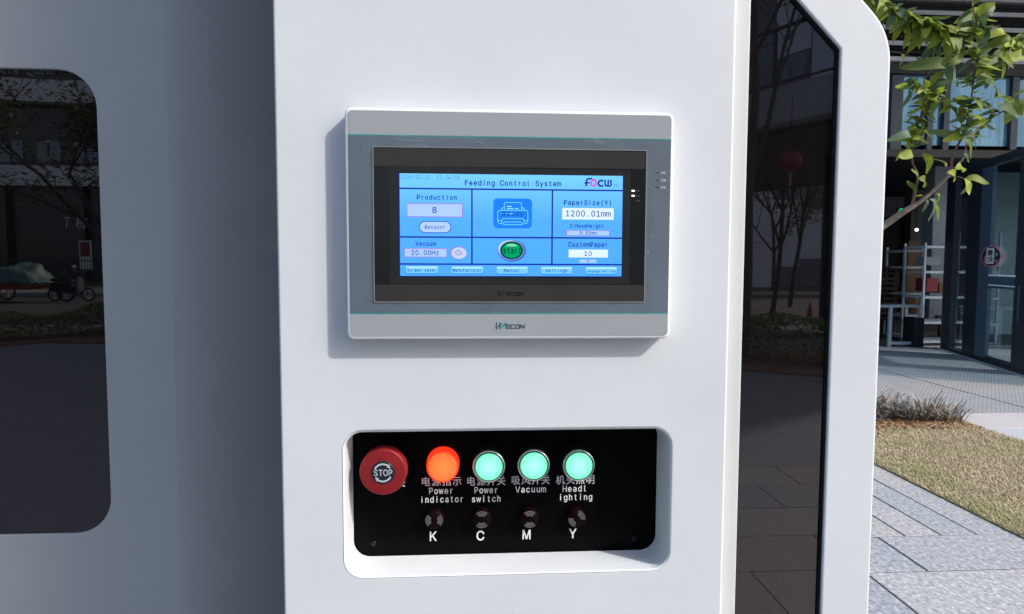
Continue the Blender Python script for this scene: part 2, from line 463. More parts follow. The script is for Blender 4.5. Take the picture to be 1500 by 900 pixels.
# light granite border to the right of the lawn
brd = MB().box((4.5, 1.0, -.03), (12, 5.62, -.006)).build('border_path', M['grout'], kind='structure')
for i in range(9):
    for j in range(6):
        slab(4.5+i*.8, 5.62-(j+1)*.6, 4.5+(i+1)*.8, 5.62-j*.6, brd, None, 'granite_pale')
# ribbed paving
M['rib'] = None
def mk_rib():
    g = NG('grey_ribbed_paver'); A_ = R(51.3)
    tc = g.n('ShaderNodeTexCoord'); mp = g.n('ShaderNodeMapping'); mp.inputs['Rotation'].default_value = (0, 0, -A_); g.l(tc.outputs['Object'], mp.inputs[0])
    sx_ = g.n('ShaderNodeSeparateXYZ'); g.l(mp.outputs[0], sx_.inputs[0])
    def groove(out, pitch, wd):
        a = g.n('ShaderNodeMath', operation='MULTIPLY'); g.l(out, a.inputs[0]); a.inputs[1].default_value = 1/pitch
        b = g.n('ShaderNodeMath', operation='PINGPONG'); g.l(a.outputs[0], b.inputs[0]); b.inputs[1].default_value = .5
        return g.ramp(b.outputs[0], [(wd, 1.0), (wd+.06, 0.0)])
    r1 = groove(sx_.outputs[1], .036, .07); r2 = groove(sx_.outputs[0], .06, .05)
    v = g.co(); n = g.noise(v, 26, 4, .7); n2 = g.noise(v, .8, 3); n3 = g.noise(v, 5, 3)
    a = g.ramp(n3, [(.3, (.27, .285, .31)), (.7, (.34, .36, .385))])
    c = g.mix(a, (.40, .355, .29), g.ramp(n2, [(.42, 0.), (.72, .5)]))
    c = g.mix(c, (.14, .14, .145), g.ramp(n, [(.58, 0.), (.85, .5)]))
    c = g.mix(c, (.20, .215, .235), r1)
    c = g.mix(c, (.12, .125, .135), g.mix((0., 0., 0.), r2, .5))
    return g.fin(g.bsdf(c, .8))
M['rib'] = mk_rib()
rb = MB().box((2.92, 5.62, -.03), (14, 24, -.006)).build('plaza_paving', M['grout'], kind='structure')
for x0_, x1_ in ((2.925, 5.575), (5.60, 13.9)):
    for k in range(5): MB().box((x0_, 5.625+k*3.1, -.03), (x1_, 5.72+(k+1)*3.1-.10+.003, 0)).build('ribbed_paver', M['rib'], rb)
# lawn
lawn = MB().box((2.925, 1.0, -.03), (4.495, 5.61, .004)).build('lawn_bed', M['lawn_soil'], kind='structure')
soil = MB()
prev = None
N = 24
for i in range(N+1):
    x = 2.93 + 1.56*i/N; yy = 5.02 + .09*math.sin(i*1.3) + .05*math.sin(i*3.1) + .12*(i/N)
    soil.v.append((x, yy, .010)); soil.v.append((x, 5.605, .012))
for i in range(N): soil.f.append((2*i, 2*i+2, 2*i+3, 2*i+1)); soil.sm.append(False)
soil.build('soil_strip', M['soil'], kind='structure')
def mk_blade(name, cs, rough=.7):
    g = NG(name); ri = g.n('ShaderNodeNewGeometry'); pos = g.co(); n = g.noise(pos, 1.8, 3, .5)
    a = g.ramp(ri.outputs['Random Per Island'], [(i/(len(cs)-1), c) for i, c in enumerate(cs)])
    return g, a, n
g, a, n = mk_blade('dry_grass_blade', [(.56, .47, .30), (.72, .62, .42), (.42, .36, .22), (.30, .23, .15), (.62, .53, .36)])
grn = g.ramp(g.n('ShaderNodeNewGeometry').outputs['Random Per Island'], [(0, (.20, .25, .08)), (.5, (.38, .40, .18)), (1, (.56, .50, .28))])
M['grass'] = g.fin(g.bsdf(g.mix(a, grn, g.ramp(n, [(.46, 0.03), (.66, .75)])), .8))
gm = MB()
for i in range(52000):
    x = random.uniform(2.93, 4.50); y = random.uniform(2.7, 5.35)
    if y > 5.05 and random.random() < (y-5.05)/.3: continue
    h = random.uniform(.006, .026); an = random.uniform(0, 6.283); L = random.uniform(.016, .055)
    dx, dy = math.cos(an), math.sin(an); wv = random.uniform(.0012, .0028)
    px_, py_ = -dy*wv, dx*wv
    gm.v += [(x-px_, y-py_, .003), (x+px_, y+py_, .003), (x+dx*L*.6+px_*.8, y+dy*L*.6+py_*.8, h), (x+dx*L*.6-px_*.8, y+dy*L*.6-py_*.8, h), (x+dx*L, y+dy*L, h*.6)]
    b = len(gm.v)-5; gm.f += [(b, b+1, b+2, b+3), (b+3, b+2, b+4)]; gm.sm += [False]*2
gm.build('grass', M['grass'], kind='stuff', label='short dry straw coloured grass with greener patches', cat='grass')
# leaf litter on soil
g, a, n = mk_blade('litter', [(.35, .15, .07), (.45, .24, .12), (.25, .12, .07), (.5, .36, .2)])
M['litter'] = g.fin(g.bsdf(a, .8))
lm = MB()
for i in range(2600):
    x = random.uniform(2.93, 4.5); y = random.uniform(4.98, 5.6); an = random.uniform(0, 6.28); s_ = random.uniform(.008, .022)
    dx, dy = math.cos(an)*s_, math.sin(an)*s_; z = random.uniform(.012, .022)
    lm.add([(x-dx, y-dy, z), (x+dy*.4, y-dx*.4, z+random.uniform(0, .012)), (x+dx, y+dy, z), (x-dy*.4, y+dx*.4, z)], [(0,1,2,3)])
lm.build('leaf_litter', M['litter'], kind='stuff', label='scattered dry leaf litter on the red-brown soil under the dark plants', cat='leaf litter')
# dark strap-leaved plants
g, a, n = mk_blade('strap_leaf', [(.09, .13, .08), (.26, .27, .26), (.20, .17, .19), (.42, .42, .40), (.08, .11, .07), (.33, .31, .34), (.16, .20, .14), (.34, .18, .12), (.46, .36, .22)])
M['strap'] = g.fin(g.bsdf(a, .45))
PL = [(3.60, 5.38, .27, 'dark grey-green strap-leaved plant closest to the white machine edge'), (3.92, 5.46, .21, 'dark grey-green strap-leaved plant second from the white machine edge'),
      (4.17, 5.36, .215, 'dark strap-leaved plant third from the white machine edge'), (4.36, 5.36, .20, 'sparse strap-leaved plant at the right end of the row, with one tall spike')]
for k, (x, y, s_, lab) in enumerate(PL):
    root = empty('strap_leaf_plant', (x, y, 0)); tag(root, lab, 'plant', 'dark strap-leaved plants at the lawn edge')
    m = MB()
    for i in range(230 if k < 3 else 120):
        an = random.uniform(0, 6.28); rr_ = random.uniform(0, .20); bx, by = x+math.cos(an)*rr_*(1.15), y+math.sin(an)*rr_*.5
        a2 = an + random.uniform(-.9, .9); L = s_*random.uniform(.6, 1.5); H = L*random.uniform(.45, 1.25); wd = random.uniform(.006, .013)
        d_ = Vector((math.cos(a2), math.sin(a2), 0)); sd = Vector((-d_.y, d_.x, 0))*wd
        out = L*random.uniform(.35, 1.1); pts = []
        for t in (0, .35, .7, 1):
            c_ = Vector((bx, by, 0)) + d_*(out*t) + Vector((0, 0, H*(1.9*t - 1.25*t*t)*.9))
            pts.append((c_ - sd*(1-t*.85), c_ + sd*(1-t*.85)))
        vs = [q for p in pts for q in p]; m.add(vs, [(0,1,3,2),(2,3,5,4),(4,5,7,6)])
    if k == 3 or k == 0:
        m.tube([(x-.02, y, .05), (x+.0, y, s_*1.5)], .002, 4)
    m.build('strap_leaves', M['strap'], root, kind='stuff')
    MB().tube([(x, y, -.01), (x+.005, y, .05)], [.02, .012], 8).build('crown_base', M['soil'], root)

# =================================================================== MACHINE
mach = empty('printing_machine', (0, .3, 0))
tag(mach, 'large white powder-coated machine cabinet with black tinted windows', 'machine')
# column
XL = (at(399, 0, 0).x + at(416, 900, 0).x)/2; XR = (at(1080, 0, 0).x + at(1057, 900, 0).x)/2
h0 = at(503.5, 700, 0).x; h1 = at(982, 700, 0).x; hz1 = at(740, 630, 0).z; hz0 = at(740, 840.5, 0).z
hole = rr(h0, hz0, h1, hz1, .0165, 8)
outer = rr(XL, .12, XR, 2.5, .004, 3)
REC = .040
plate(outer, [hole], 0, .52, .0022, 'front_panel', M['paint'], mach, hole_depth=.0405)
# recess rim and reveal: paler white with a stronger grain
def ringmesh(loopA, ya, loopB, yb, m):
    n = len(loopA); vs = [(p[0], ya, p[1]) for p in loopA] + [(p[0], yb, p[1]) for p in loopB]
    m.add(vs, [(i, (i+1) % n, n+(i+1) % n, n+i) for i in range(n)], True)
m = MB(); inn = offs(hole, -.0006)
ringmesh(offs(hole, .0006), -.0004, inn, .0006, m); ringmesh(inn, .0006, offs(hole, -.0014), .039, m)
m.build('recess_lining', M['paint_edge'], mach)
# side cover with the tall chamfered window
YC = .012
cxr = (at(1307, 60, YC).x + at(1273, 900, YC).x)/2
wx0 = (at(1100, 0, YC).x + at(1075.5, 900, YC).x)/2; wx1 = (at(1230, 72, YC).x + at(1202, 900, YC).x)/2
wz = at(1230, 72, YC).z; pd = at(1168, 0, YC); sl_ = (pd.z - wz)/(pd.x - wx1)
wtop = wz + sl_*(wx0 - wx1)
o1 = at(1266, 0, YC)
# outline: right edge, soft corner, diagonal up-left parallel to the window's
zc = o1.z + sl_*(cxr - o1.x)
xtop = XR - .02
ctop = zc + sl_*(xtop - cxr)
cover = roundpoly([(xtop, .12), (cxr, .12), (cxr, zc), (xtop, ctop)], [.004, .02, .062, .004], 10)
win = roundpoly([(wx0, .3), (wx1, .3), (wx1, wz), (wx0, wtop)], [.004, .004, .003, .002], 4)
plate(cover, [win], YC, YC+.05, .0028, 'window_frame', M['paint'], mach)
# warm white strip between the column and the window
sx0, sx1 = XR+.0005, wx0-.0005
plate(rr(XR+.0012, .13, wx0-.0012, 2.1, .001, 2), [], YC-.004, YC+.004, .001, 'cover_strip', M['paint_strip'], mach)
wg = offs(win, .004)
gl = MB().poly(wg, YC+.0052); gl.build('window_pane', M['tint'], mach)
m = MB(); ringmesh(offs(win, -.0003), YC+.001, offs(win, -.0009), YC+.0050, m); m.build('window_gasket', M['gasket'], mach)
# facade left of the column
YL = .345
lx = (at(240, 0, YL).x + at(266, 900, YL).x)/2
gx1 = (at(140, 150, YL).x + at(163, 740, YL).x)/2; gz1 = at(90, 101.5, YL).z; gz0 = at(60, 783.5, YL).z
gx0 = gx1 - 1.05
lwin = rr(gx0, gz0, gx1, gz1, .048, 12)
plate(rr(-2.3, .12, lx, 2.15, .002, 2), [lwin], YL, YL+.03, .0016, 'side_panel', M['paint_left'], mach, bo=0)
MB().poly(offs(lwin, .004), YL+.0042).build('side_window_pane', M['tint'], mach)
# slanting return panel between facade and column
m = MB(); a, b = (lx, YL), (XL+.03, YL+.18); n_ = 28; vs = []
for i in range(n_+1):
    t = i/n_; p = (a[0]+(b[0]-a[0])*t, a[1]+(b[1]-a[1])*t**1.5); vs += [(p[0], p[1], .12), (p[0], p[1], 2.15)]
m.add(vs, [(2*i, 2*i+2, 2*i+3, 2*i+1) for i in range(n_)], True)
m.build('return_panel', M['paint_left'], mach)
MB().box((XL-.003, .014, .125), (XL-.0004, .49, 2.49)).build('bounce_blocker', M['gasket'], mach)  # unseen dark skin on the column, added to darken the return panel
# body, roof and plinth behind
MB().box((-2.28, YL+.26, .12), (XL+.05, 1.5, 2.1)).box((XL+.06, .525, .12), (cxr-.02, 1.5, 2.1)).box((XR-.02, YC+.055, .12), (cxr-.012, .515, ctop-.55)).build('cabinet_body', M['paint'], mach)
MB().box((-2.2, .36, 0), (cxr-.06, 1.44, .119)).box((XL+.02, .05, 0), (cxr-.06, .355, .119)).build('plinth', M['gasket'], mach)

# =================================================================== TOUCH PANEL
YH = -.014
tp = empty('touch_panel', (at(745, 330, YH).x, 0, at(745, 490, YH).z)); tag(tp, 'grey framed touch screen with lit blue control page, mounted on the white machine column', 'touch screen')
hx0 = (at(503, 157, YH).x+at(510, 497, YH).x)/2; hx1 = (at(987.5, 167, YH).x+at(982.5, 495, YH).x)/2
hz1_ = at(745, 161, YH).z; hz0_ = at(745, 497, YH).z
plate(rr(hx0, hz0_, hx1, hz1_, .0055, 6), [], YH, -.0003, .0022, 'housing', M['rim'], tp)
X0, X1, Z0, Z1 = hx0+.0026, hx1-.0026, hz0_+.0026, hz1_-.0026
zt = at(745, 201.5, YH).z; zb = at(745, 459, YH).z
def rect(mb, x0, z0, x1, z1, Y): mb.add([(x0, Y, z0), (x1, Y, z0), (x1, Y, z1), (x0, Y, z1)], [(0,1,2,3)])
Yf = YH-.0003
m = MB(); m.poly([p for p in rr(X0, zt, X1, Z1+.0, .0035, 5) if p[1] > zt+.004] + [(X0, zt), (X1, zt)], Yf); m.build('upper_band', M['hmi_light'], tp)
m = MB(); m.poly([(X1, zb), (X0, zb)] + [p for p in rr(X0, Z0, X1, zb, .0035, 5) if p[1] < zb-.004][-6:] + [p for p in rr(X0, Z0, X1, zb, .0035, 5) if p[1] < zb-.004][:-6], Yf); m.build('lower_band', M['hmi_light'], tp)
m = MB(); rect(m, X0, zb, X1, zt, Yf-.00005); m.build('face_plate', M['hmi_dark'], tp)
for z_ in (zt, zb): m = MB(); rect(m, X0, z_-.0005, X1, z_+.0005, Yf-.00012); m.build('teal_line', M['teal'], tp)
# protective film ring round the display
fx0, fx1, fz0, fz1 = at(534, 330, YH).x, at(957, 330, YH).x, at(745, 460, YH).z, at(745, 201, YH).z
dx0, dx1 = at(548, 330, YH).x, at(944.5, 330, YH).x; dz1 = at(745, 219, YH).z; dz0 = at(745, 442, YH).z
m = MB()
nx = 40
for (a0, b0, a1, b1) in ((fx0, dz1, fx1, fz1), (fx0, fz0, fx1, dz0), (fx0, dz0, dx0, dz1), (dx1, dz0, fx1, dz1)): rect(m, a0, b0, a1, b1, Yf-.0004)
m.build('protective_film', M['film'], tp)
# dark display glass, slightly sunk, with its light lip
plate(rr(dx0-.0009, dz0-.0009, dx1+.0009, dz1+.0009, .0016, 3), [rr(dx0, dz0, dx1, dz1, .0010, 3)], Yf-.0007, YH+.002, .0002, 'display_lip', simple('lip_grey', (.20, .22, .23), .35), tp)
Yd = Yf-.0003
m = MB(); rect(m, dx0, dz0, dx1, dz1, Yd); m.build('display_glass', M['dg'], tp)
ba = at(745, 245.5, YH).z; bb = at(745, 417.5, YH).z
m = MB(); rect(m, dx0+.0003, ba, dx1-.0003, dz1-.0004, Yd-.00006); rect(m, dx0+.0003, dz0+.0004, dx1-.0003, bb, Yd-.00006); m.build('display_film_band', M['dband'], tp)
m = MB(); bx0 = at(571, 330, YH).x; bx1 = at(922.5, 330, YH).x
rect(m, bx0, bb+.0006, bx1, ba-.0012, Yd-.00008); m.build('display_border', M['dg2'], tp)
# the lit screen
Ys = Yd-.00016
sx0 = (at(583.5, 254, YH).x+at(585.5, 404, YH).x)/2; sx1 = (at(911.5, 258, YH).x+at(910.5, 406, YH).x)/2
sz1 = (at(583, 254, YH).z+at(911, 258.5, YH).z)/2; sz0 = (at(585, 404.5, YH).z+at(910, 406.5, YH).z)/2
scr = MB(); scr.box((sx0, Ys, sz0), (sx1, Ys+.0001, sz1)); scr = scr.build('screen', M['screen'], tp)
L = [0]
def lay(): L[0] += 1; return Ys - .00007*L[0]
def sx(px, py=330): return at(px, py, YH).x
def sz(py, px=745): return at(px, py, YH).z
def srect(mb, px0, py0, px1, py1, Y, r=None):      # corners in photograph pixels, rectified to the panel
    a = at(px0, py0, YH); b = at(px1, py1, YH); 
    if r: mb.poly(rr(a.x, b.z, b.x, a.z, r*.00057, 6), Y)
    else: rect(mb, a.x, b.z, b.x, a.z, Y)
def sell(mb, cx, cy_, rx, ry, Y, n=36):
    c = at(cx, cy_, YH); mb.poly([(c.x+rx*.000575*math.cos(2*math.pi*k/n), c.z+ry*.000575*math.sin(2*math.pi*k/n)) for k in range(n)], Y)
def stext(mb, s, px0, px1, pyb, hpx, Y, **k):
    a = at(px0, pyb, YH); b = at(px1, pyb, YH); zz = at((px0+px1)/2, pyb, YH).z
    text_mesh(mb, s, a.x, b.x, zz, hpx*.000575, Y, **k); flipfix(mb)
def fin(mb, mat, name): return mb.build(name, M[mat], scr)
Y = lay(); m = MB()
zh = at(745, 278, YH).z; zm = at(745, 348.3, YH).z; zl = at(745, 387.5, YH).z
t = .00062
for z in (zh, zm, zl): rect(m, sx0, z-t, sx1, z+t, Y)
va = at(691.3, 340, YH).x; vb = at(808.6, 340, YH).x
Y2 = lay()
for x in (va, vb): rect(m, x-t, zl, x+t, zh, Y2)
rect(m, sx0, sz0, sx0+.0008, sz1, Y2); rect(m, sx0+.0008, sz0, sx1, sz0+.0005, Y2)
fin(m, 'e_line', 'grid_line')
Y = lay(); m = MB(); stext(m, '2026/02/25  11:34:08', 587, 673.5, 262.8, 5.6, Y); fin(m, 'e_date', 'date_text')
m = MB(); stext(m, 'Feeding Control System', 680, 822, 272.6, 7.4, Y, bold=.03); fin(m, 'e_text', 'title_text')
# FOCUS logo
m = MB()
def strk(mb, pts, wpx, Y):                       # flat stroke polyline in photo px on the panel
    P = [at(p[0], p[1], YH) for p in pts]; P = [Vector((p.x, p.z)) for p in P]; hw = wpx*.000575/2
    for i in range(len(P)-1):
        d = (P[i+1]-P[i]); 
        if d.length < 1e-9: continue
        d.normalize(); n = Vector((-d.y, d.x))*hw; e = d*hw*.35
        a, b, c, d2 = P[i]-n-e, P[i+1]-n+e, P[i+1]+n+e, P[i]+n-e
        mb.poly([a, b, c, d2], Y)
def arcp(cx, cy_, rx, ry, a0, a1, n=14): return [(cx+rx*math.cos(R(a0+(a1-a0)*i/n)), cy_-ry*math.sin(R(a0+(a1-a0)*i/n))) for i in range(n+1)]
strk(m, [(858.3, 273), (858.8, 265), (860.5, 262.6), (866.5, 261.9)], 2.4, Y); strk(m, [(856.2, 268.6), (863.5, 268.2)], 2.0, Y)
strk(m, arcp(880.3, 269, 4.2, 4.1, 55, 305), 2.5, Y); strk(m, [(880.5, 265.2), (883, 265.1)], 2.3, Y); strk(m, [(880.5, 272.9), (883, 272.8)], 2.3, Y)
strk(m, [(886, 264.2), (886, 270)] + arcp(888.2, 270.2, 2.3, 2.7, 180, 360, 8) + [(890.7, 264.2)], 2.2, Y)
strk(m, [(896, 264.8), (894.2, 265.3), (893.8, 267.4), (895, 269), (895, 271.5), (893.4, 273), (890.5, 273)], 2.1, Y)
flipfix(m); fin(m, 'e_navy', 'logo_lettering')
m = MB(); strk(m, arcp(869.2, 268.6, 3.7, 4.4, 0, 360, 20), 2.2, Y-.00003); strk(m, [(865.2, 267), (868, 263.2), (871.6, 263.8)], 1.6, Y-.00003); flipfix(m); fin(m, 'e_pink', 'logo_ring')
m = MB(); stext(m, 'INC.', 898.5, 908, 273.8, 3.6, Y); fin(m, 'e_textm', 'logo_suffix')
# production cell
for a in (('Production', 610, 670, 292.8, 6.6, .004), ('PaperSize(Y)', 825, 896.5, 300.6, 6.6, .003), ('Vacuum', 608.5, 639, 360.2, 6.0, .004), ('Z-HeadHeight', 834, 884, 333.8, 5.0, .001), ('CustomPaper', 832, 890.5, 361.8, 6.6, .006)):
    m = MB(); stext(m, *a[:5], Y, bold=.03 if a[5] else .012); fin(m, 'e_text', 'caption_text')
Y = lay()
for a in ((595.8, 297.8, 678, 318.8), (592.3, 363.6, 655, 377.2), (828.5, 337.5, 893.3, 346)): m = MB(); srect(m, *a, Y); fin(m, 'e_mag', 'field_border')
Y = lay()
for a in ((596.8, 298.8, 677, 317.8), (593.2, 364.5, 654.2, 376.4), (830, 338.2, 892, 345.4), (848.6, 380.6, 873.4, 385.2)): m = MB(); srect(m, *a, Y); fin(m, 'e_field', 'value_field')
for a in ((823.2, 305, 898.4, 322.4), (832.7, 365.8, 890, 377.6)): m = MB(); srect(m, *a, Y); fin(m, 'e_fieldw', 'entry_field')
m = MB(); srect(m, 614, 324.2, 661, 341.8, Y, 8.6); fin(m, 'e_line', 'button_outline')
Y = lay(); m = MB(); srect(m, 615, 325.2, 660, 340.8, Y, 7.7); fin(m, 'e_pill', 'recount_button')
Y = lay()
for a in (('8', 632, 641, 312.6, 8.6, .004), ('1200.01mm', 827.5, 894.5, 317.6, 8.4, .001), ('20.00Hz', 602, 644, 374, 7.0, 0), ('10', 854.5, 867.3, 375.0, 6.4, .003), ('Recount', 622, 652.5, 335.6, 5.4, 0), ('8.83mm', 848.3, 873.6, 344.0, 4.8, 0), ('0', 859, 862.8, 384.4, 3.4, 0)):
    m = MB(); stext(m, *a[:5], Y, bold=.015); fin(m, 'e_text', 'value_text')
# power toggle beside the vacuum value
m = MB(); sell(m, 671.3, 370.7, 12.3, 9.7, Y); fin(m, 'e_pow', 'toggle_rim'); Y = lay()
m = MB(); sell(m, 672.3, 371, 11, 8.4, Y); fin(m, 'e_pow2', 'toggle_button'); Y = lay()
m = MB(); stext(m, 'Stop', 663, 680, 373.4, 4.6, Y); fin(m, 'e_powr', 'toggle_text')
m = MB(); strk(m, arcp(671.5, 370.3, 3.9, 3.5, 120, 420, 14), .9, Y-.00004); strk(m, [(671.5, 365.6), (671.5, 370)], 1.1, Y-.00004); flipfix(m); fin(m, 'e_powg', 'power_symbol')
# printer icon
Y = lay(); m = MB(); srect(m, 722.5, 291, 779, 335, Y, 6); fin(m, 'e_tile', 'icon_tile')
Y = lay(); m = MB()
ic = [[(738.6, 308.2), (738.6, 299), (740.2, 297.2), (762, 297.2), (763.8, 299), (763.8, 308.4)],
      [(729, 325), (729, 311), (731, 308.7), (771, 308.7), (773, 311), (773, 325), (770.5, 328), (767.5, 328), (767.5, 323), (765.8, 320.6), (736.8, 320.6), (735, 323), (735, 328), (731.6, 328), (729, 325)],
      [(734.4, 308.4), (735, 305.6), (738, 304.4)], [(764, 304.4), (767.2, 305.6), (767.8, 308.4)],
      [(729, 323.6), (734.8, 323.6)], [(767.6, 323.8), (773, 323.8)],
      [(736.6, 328.4), (739.4, 325.6), (762.6, 325.6), (765.4, 328.6), (764.4, 329.6), (738, 329.6), (736.6, 328.4)]]
for q in ic: strk(m, q, .95, Y)
flipfix(m); fin(m, 'e_icon', 'printer_icon')
m = MB()
for q in ([(742.4, 302.9), (749.4, 302.9)], [(742.4, 306.1), (752, 306.1)], [(754.2, 306.1), (759.2, 306.1)], [(734.5, 313.6), (738, 313.6)], [(741.5, 313.7), (745, 313.7)], [(746.5, 313.7), (751.5, 313.7)]): strk(m, q, 1.2, Y-.00003)
flipfix(m); fin(m, 'e_icon2', 'icon_dash')
Y = lay(); m = MB(); stext(m, 'Ready', 734.5, 767, 317, 6.8, Y, bold=.03); fin(m, 'e_ready', 'ready_text')
# start button
Y = lay(); m = MB(); sell(m, 749.6, 367.6, 20.3, 15.6, Y); fin(m, 'e_ov2', 'start_shadow')
Y = lay(); m = MB(); sell(m, 748.6, 366.9, 19, 14.6, Y); fin(m, 'e_ov1', 'start_bezel')
Y = lay(); m = MB(); sell(m, 746.4, 364.8, 16.3, 12.2, Y); fin(m, 'e_ovh', 'start_bezel_glint')
Y = lay(); m = MB(); sell(m, 749.3, 367.1, 16.9, 13.2, Y); fin(m, 'e_g1', 'start_ring')
Y = lay(); m = MB(); sell(m, 749.2, 367.2, 13.6, 10.6, Y); fin(m, 'e_g2', 'start_button')
Y = lay(); m = MB(); c_ = at(749.3, 361.2, YH); q = [(c_.x+8.0*.000575*math.cos(t_), c_.z+3.6*.000575*math.sin(t_)) for t_ in [math.pi*k/14 for k in range(15)]]
m.poly(q, Y); fin(m, 'e_g4', 'start_glint')
Y = lay(); m = MB(); stext(m, 'start', 736.2, 764, 371.6, 8.6, Y, bold=.03); fin(m, 'e_black', 'start_text')
# bottom buttons
BT = [('Screen saver', 594.4, 642.4, 596.6, 639.6, 4.6), ('Manufacturer', 661, 708, 663.4, 705.6, 4.8), ('Manual', 726.6, 773.4, 737.6, 762, 5), ('Settings', 791.4, 838, 798, 831, 5), ('Language Settings', 856, 903, 857.4, 901, 3.6)]
for k, (s_, a0, a1, t0, t1, hh) in enumerate(BT):
    yt = 390.3 + k*.24; yb_ = yt+11.2
    Y = lay(); m = MB(); P = [at(a0, yb_-2.6, YH), at(a0+1.6, yb_+.1, YH), at(a1-1.6, yb_+.1, YH), at(a1, yb_-2.6, YH), at(a1-1, yt, YH), at(a0+1, yt, YH)]
    m.poly([(p.x, p.z) for p in P], Y); fin(m, 'e_btned', 'button_edge')
    Y = lay(); m = MB(); P = [at(a0+.4, yb_-3.0, YH), at(a0+2.1, yb_-.9, YH), at(a1-2.1, yb_-.9, YH), at(a1-.4, yb_-3.0, YH), at(a1-.9, yt+.1, YH), at(a0+.9, yt+.1, YH)]
    m.poly([(p.x, p.z) for p in P], Y); o = fin(m, 'e_btn', 'menu_button')
    Y = lay(); m = MB(); srect(m, a0+1.2, yt+.2, a1-1.2, yt+3.2, Y); fin(m, 'e_btnhi', 'button_glint')
    m = MB(); stext(m, s_, t0, t1, yb_-3.4, hh, Y-.00003, bold=.02); fin(m, 'e_text', 'button_text')
# leds behind the film and the two sets of tiny captions
for q in (280, 287.2): m = MB(); srect(m, 925, q-1.2, 929.2, q+1.2, Yd-.0002); m.build('status_light', M['led'], tp)
m = MB(); [stext(m, a, 931.2, 937, q+1.3, 2.4, Yd-.0002) for a, q in (('PWR', 280), ('COM', 287.2), ('RUN', 294.4))]; m.build('status_caption', M['grey_ink'], tp)
for q in (253.6, 264.5, 274.9): m = MB(); srect(m, 961, q-.6, 964.6, q+.6, Yf-.0002); m.build('indicator_slot', M['ink_dark'], tp)
m = MB(); [stext(m, a, 967.4, 974.6, q+1.8, 3.4, Yf-.0002, bold=.02, shear=.12) for a, q in (('PWR', 253.6), ('COM', 264.5), ('RUN', 274.9))]; m.build('indicator_caption', M['white_ink'], tp)
def wlogo(cx, cy_, k, Y, mi, mt):
    T = lambda x, y: (cx+(x-716)*.066*k, cy_+(y-333)*.066*k)
    m = MB(); W = 1.55*k
    S = [[(410, 262), (410, 402)], [(455, 350), (480, 335)], [(505, 275), (520, 300)],
         [(702, 308), (618, 308), (618, 386), (702, 386)], [(625, 346), (700, 346)], [(808, 308), (728, 308), (728, 386), (808, 386)],
         [(835, 386), (835, 308), (912, 308), (912, 386), (835, 386)], [(942, 386), (942, 308)], [(942, 312), (1024, 380)], [(1024, 386), (1024, 300)]]
    for i, q in enumerate(S): strk(m, [T(*p) for p in q], W*(1.25 if i == 0 else .95), Y)
    flipfix(m); m.build('maker_logo', mi, tp)
    m = MB(); strk(m, [T(485, 270), T(482, 330), T(490, 396)], W*1.7, Y); strk(m, [T(532, 360), T(612, 270)], W*1.3, Y); flipfix(m); m.build('maker_logo_mark', mt, tp)
wlogo(747.6, 477.6, 1.0, Yf-.0002, M['ink'], M['teal_logo'])
wlogo(748.2, 430.0, .86, Yd-.0002, M['ink_dark'], simple('dull_teal_print', (.004, .035, .035), .4))

# =================================================================== BUTTON PANEL
YP = .040
bp_ = empty('button_panel', (at(735, 720, YP).x, YP, at(735, 810, YP).z)); tag(bp_, 'black control plate with red stop button and lit lamps, sunk in the white column', 'control panel')
m = MB(); m.box((h0-.004, YP+.0005, hz0-.004), (h1+.004, YP+.003, hz1+.004)); m.build('plate', M['plate'], bp_)
YT = YP+.0001
def px_(p, q, Y=YP): return at(p, q, Y)
def ptext(mb, s, a, b, base, h, **k):
    A = at(a, base, YT); B = at(b, base, YT); text_mesh(mb, s, A.x, B.x, (A.z+B.z)/2, h*.000623, YT, **k); flipfix(mb)
def put(s, a, b, base, h, **k):
    m = MB(); ptext(m, s, a, b, base, h, **k); m.build('caption', M['white_glow'], bp_)
for s, a, b, y in (('电源指示', 616.5, 677, 712), ('电源开关', 683, 741.5, 711.5), ('吸风开关', 748.5, 806.5, 710), ('机头照明', 813.5, 872, 709.5), ('急停开关', 536, 594.5, 714)):
    put(s, a, b, y, 14.2, kind=CJK, bold=.006)
for s, a, b, y in (('Power', 627.5, 665, 723.6), ('indicator', 614.5, 680, 736.2), ('Power', 694, 730.5, 722.6), ('switch', 690, 734.5, 735.4), ('Vacuum', 754.5, 800, 721.4), ('Headl', 823.5, 860.5, 720.4), ('ighting', 817.5, 868.5, 732.8)):
    put(s, a, b, y, 9.4, bold=.018)
for s, a, b, y in (('K', 628.5, 641, 792.6), ('C', 697.5, 710, 791.6), ('M', 765, 777.5, 790), ('Y', 833, 845, 788.4)):
    put(s, a, b, y, 14.2, bold=.025)
# stop button
ys = YP-.030; c = at(561, 692.5, ys); rs = 35.0*(ys-CAM_Y)/1000
stp = empty('stop_button', (c.x, YP, c.z)); stp.parent = bp_; stp.matrix_parent_inverse = pmat(bp_).inverted()
MB().lathe((c.x, YP, c.z), [(rs*.78, 0), (rs*.78, -.012), (rs*.62, -.014), (rs*.62, -.018)], 48).build('collar', M['gasket'], stp)
MB().lathe((c.x, YP, c.z), [(rs*.72, -.014), (rs*.985, -.0155), (rs*1.0, -.018), (rs*1.0, -.0272), (rs*.985, -.0286), (rs*.965, -.0293), (rs*.94, -.0296), (rs*.92, -.02968), (rs*.89, -.02972), (rs*.7, -.0300), (rs*.52, -.0303), (rs*.49, -.0303), (rs*.49, -.0298)], 64).build('mushroom_cap', M['red_pl'], stp)
ca = MB().lathe((c.x, YP, c.z), [(rs*.50, -.0298), (rs*.495, -.0306), (rs*.47, -.0308)], 48).build('cap_disc', simple('navy_disc', (.012, .018, .028), .4), stp)
m = MB(); YS2 = YP-.03095
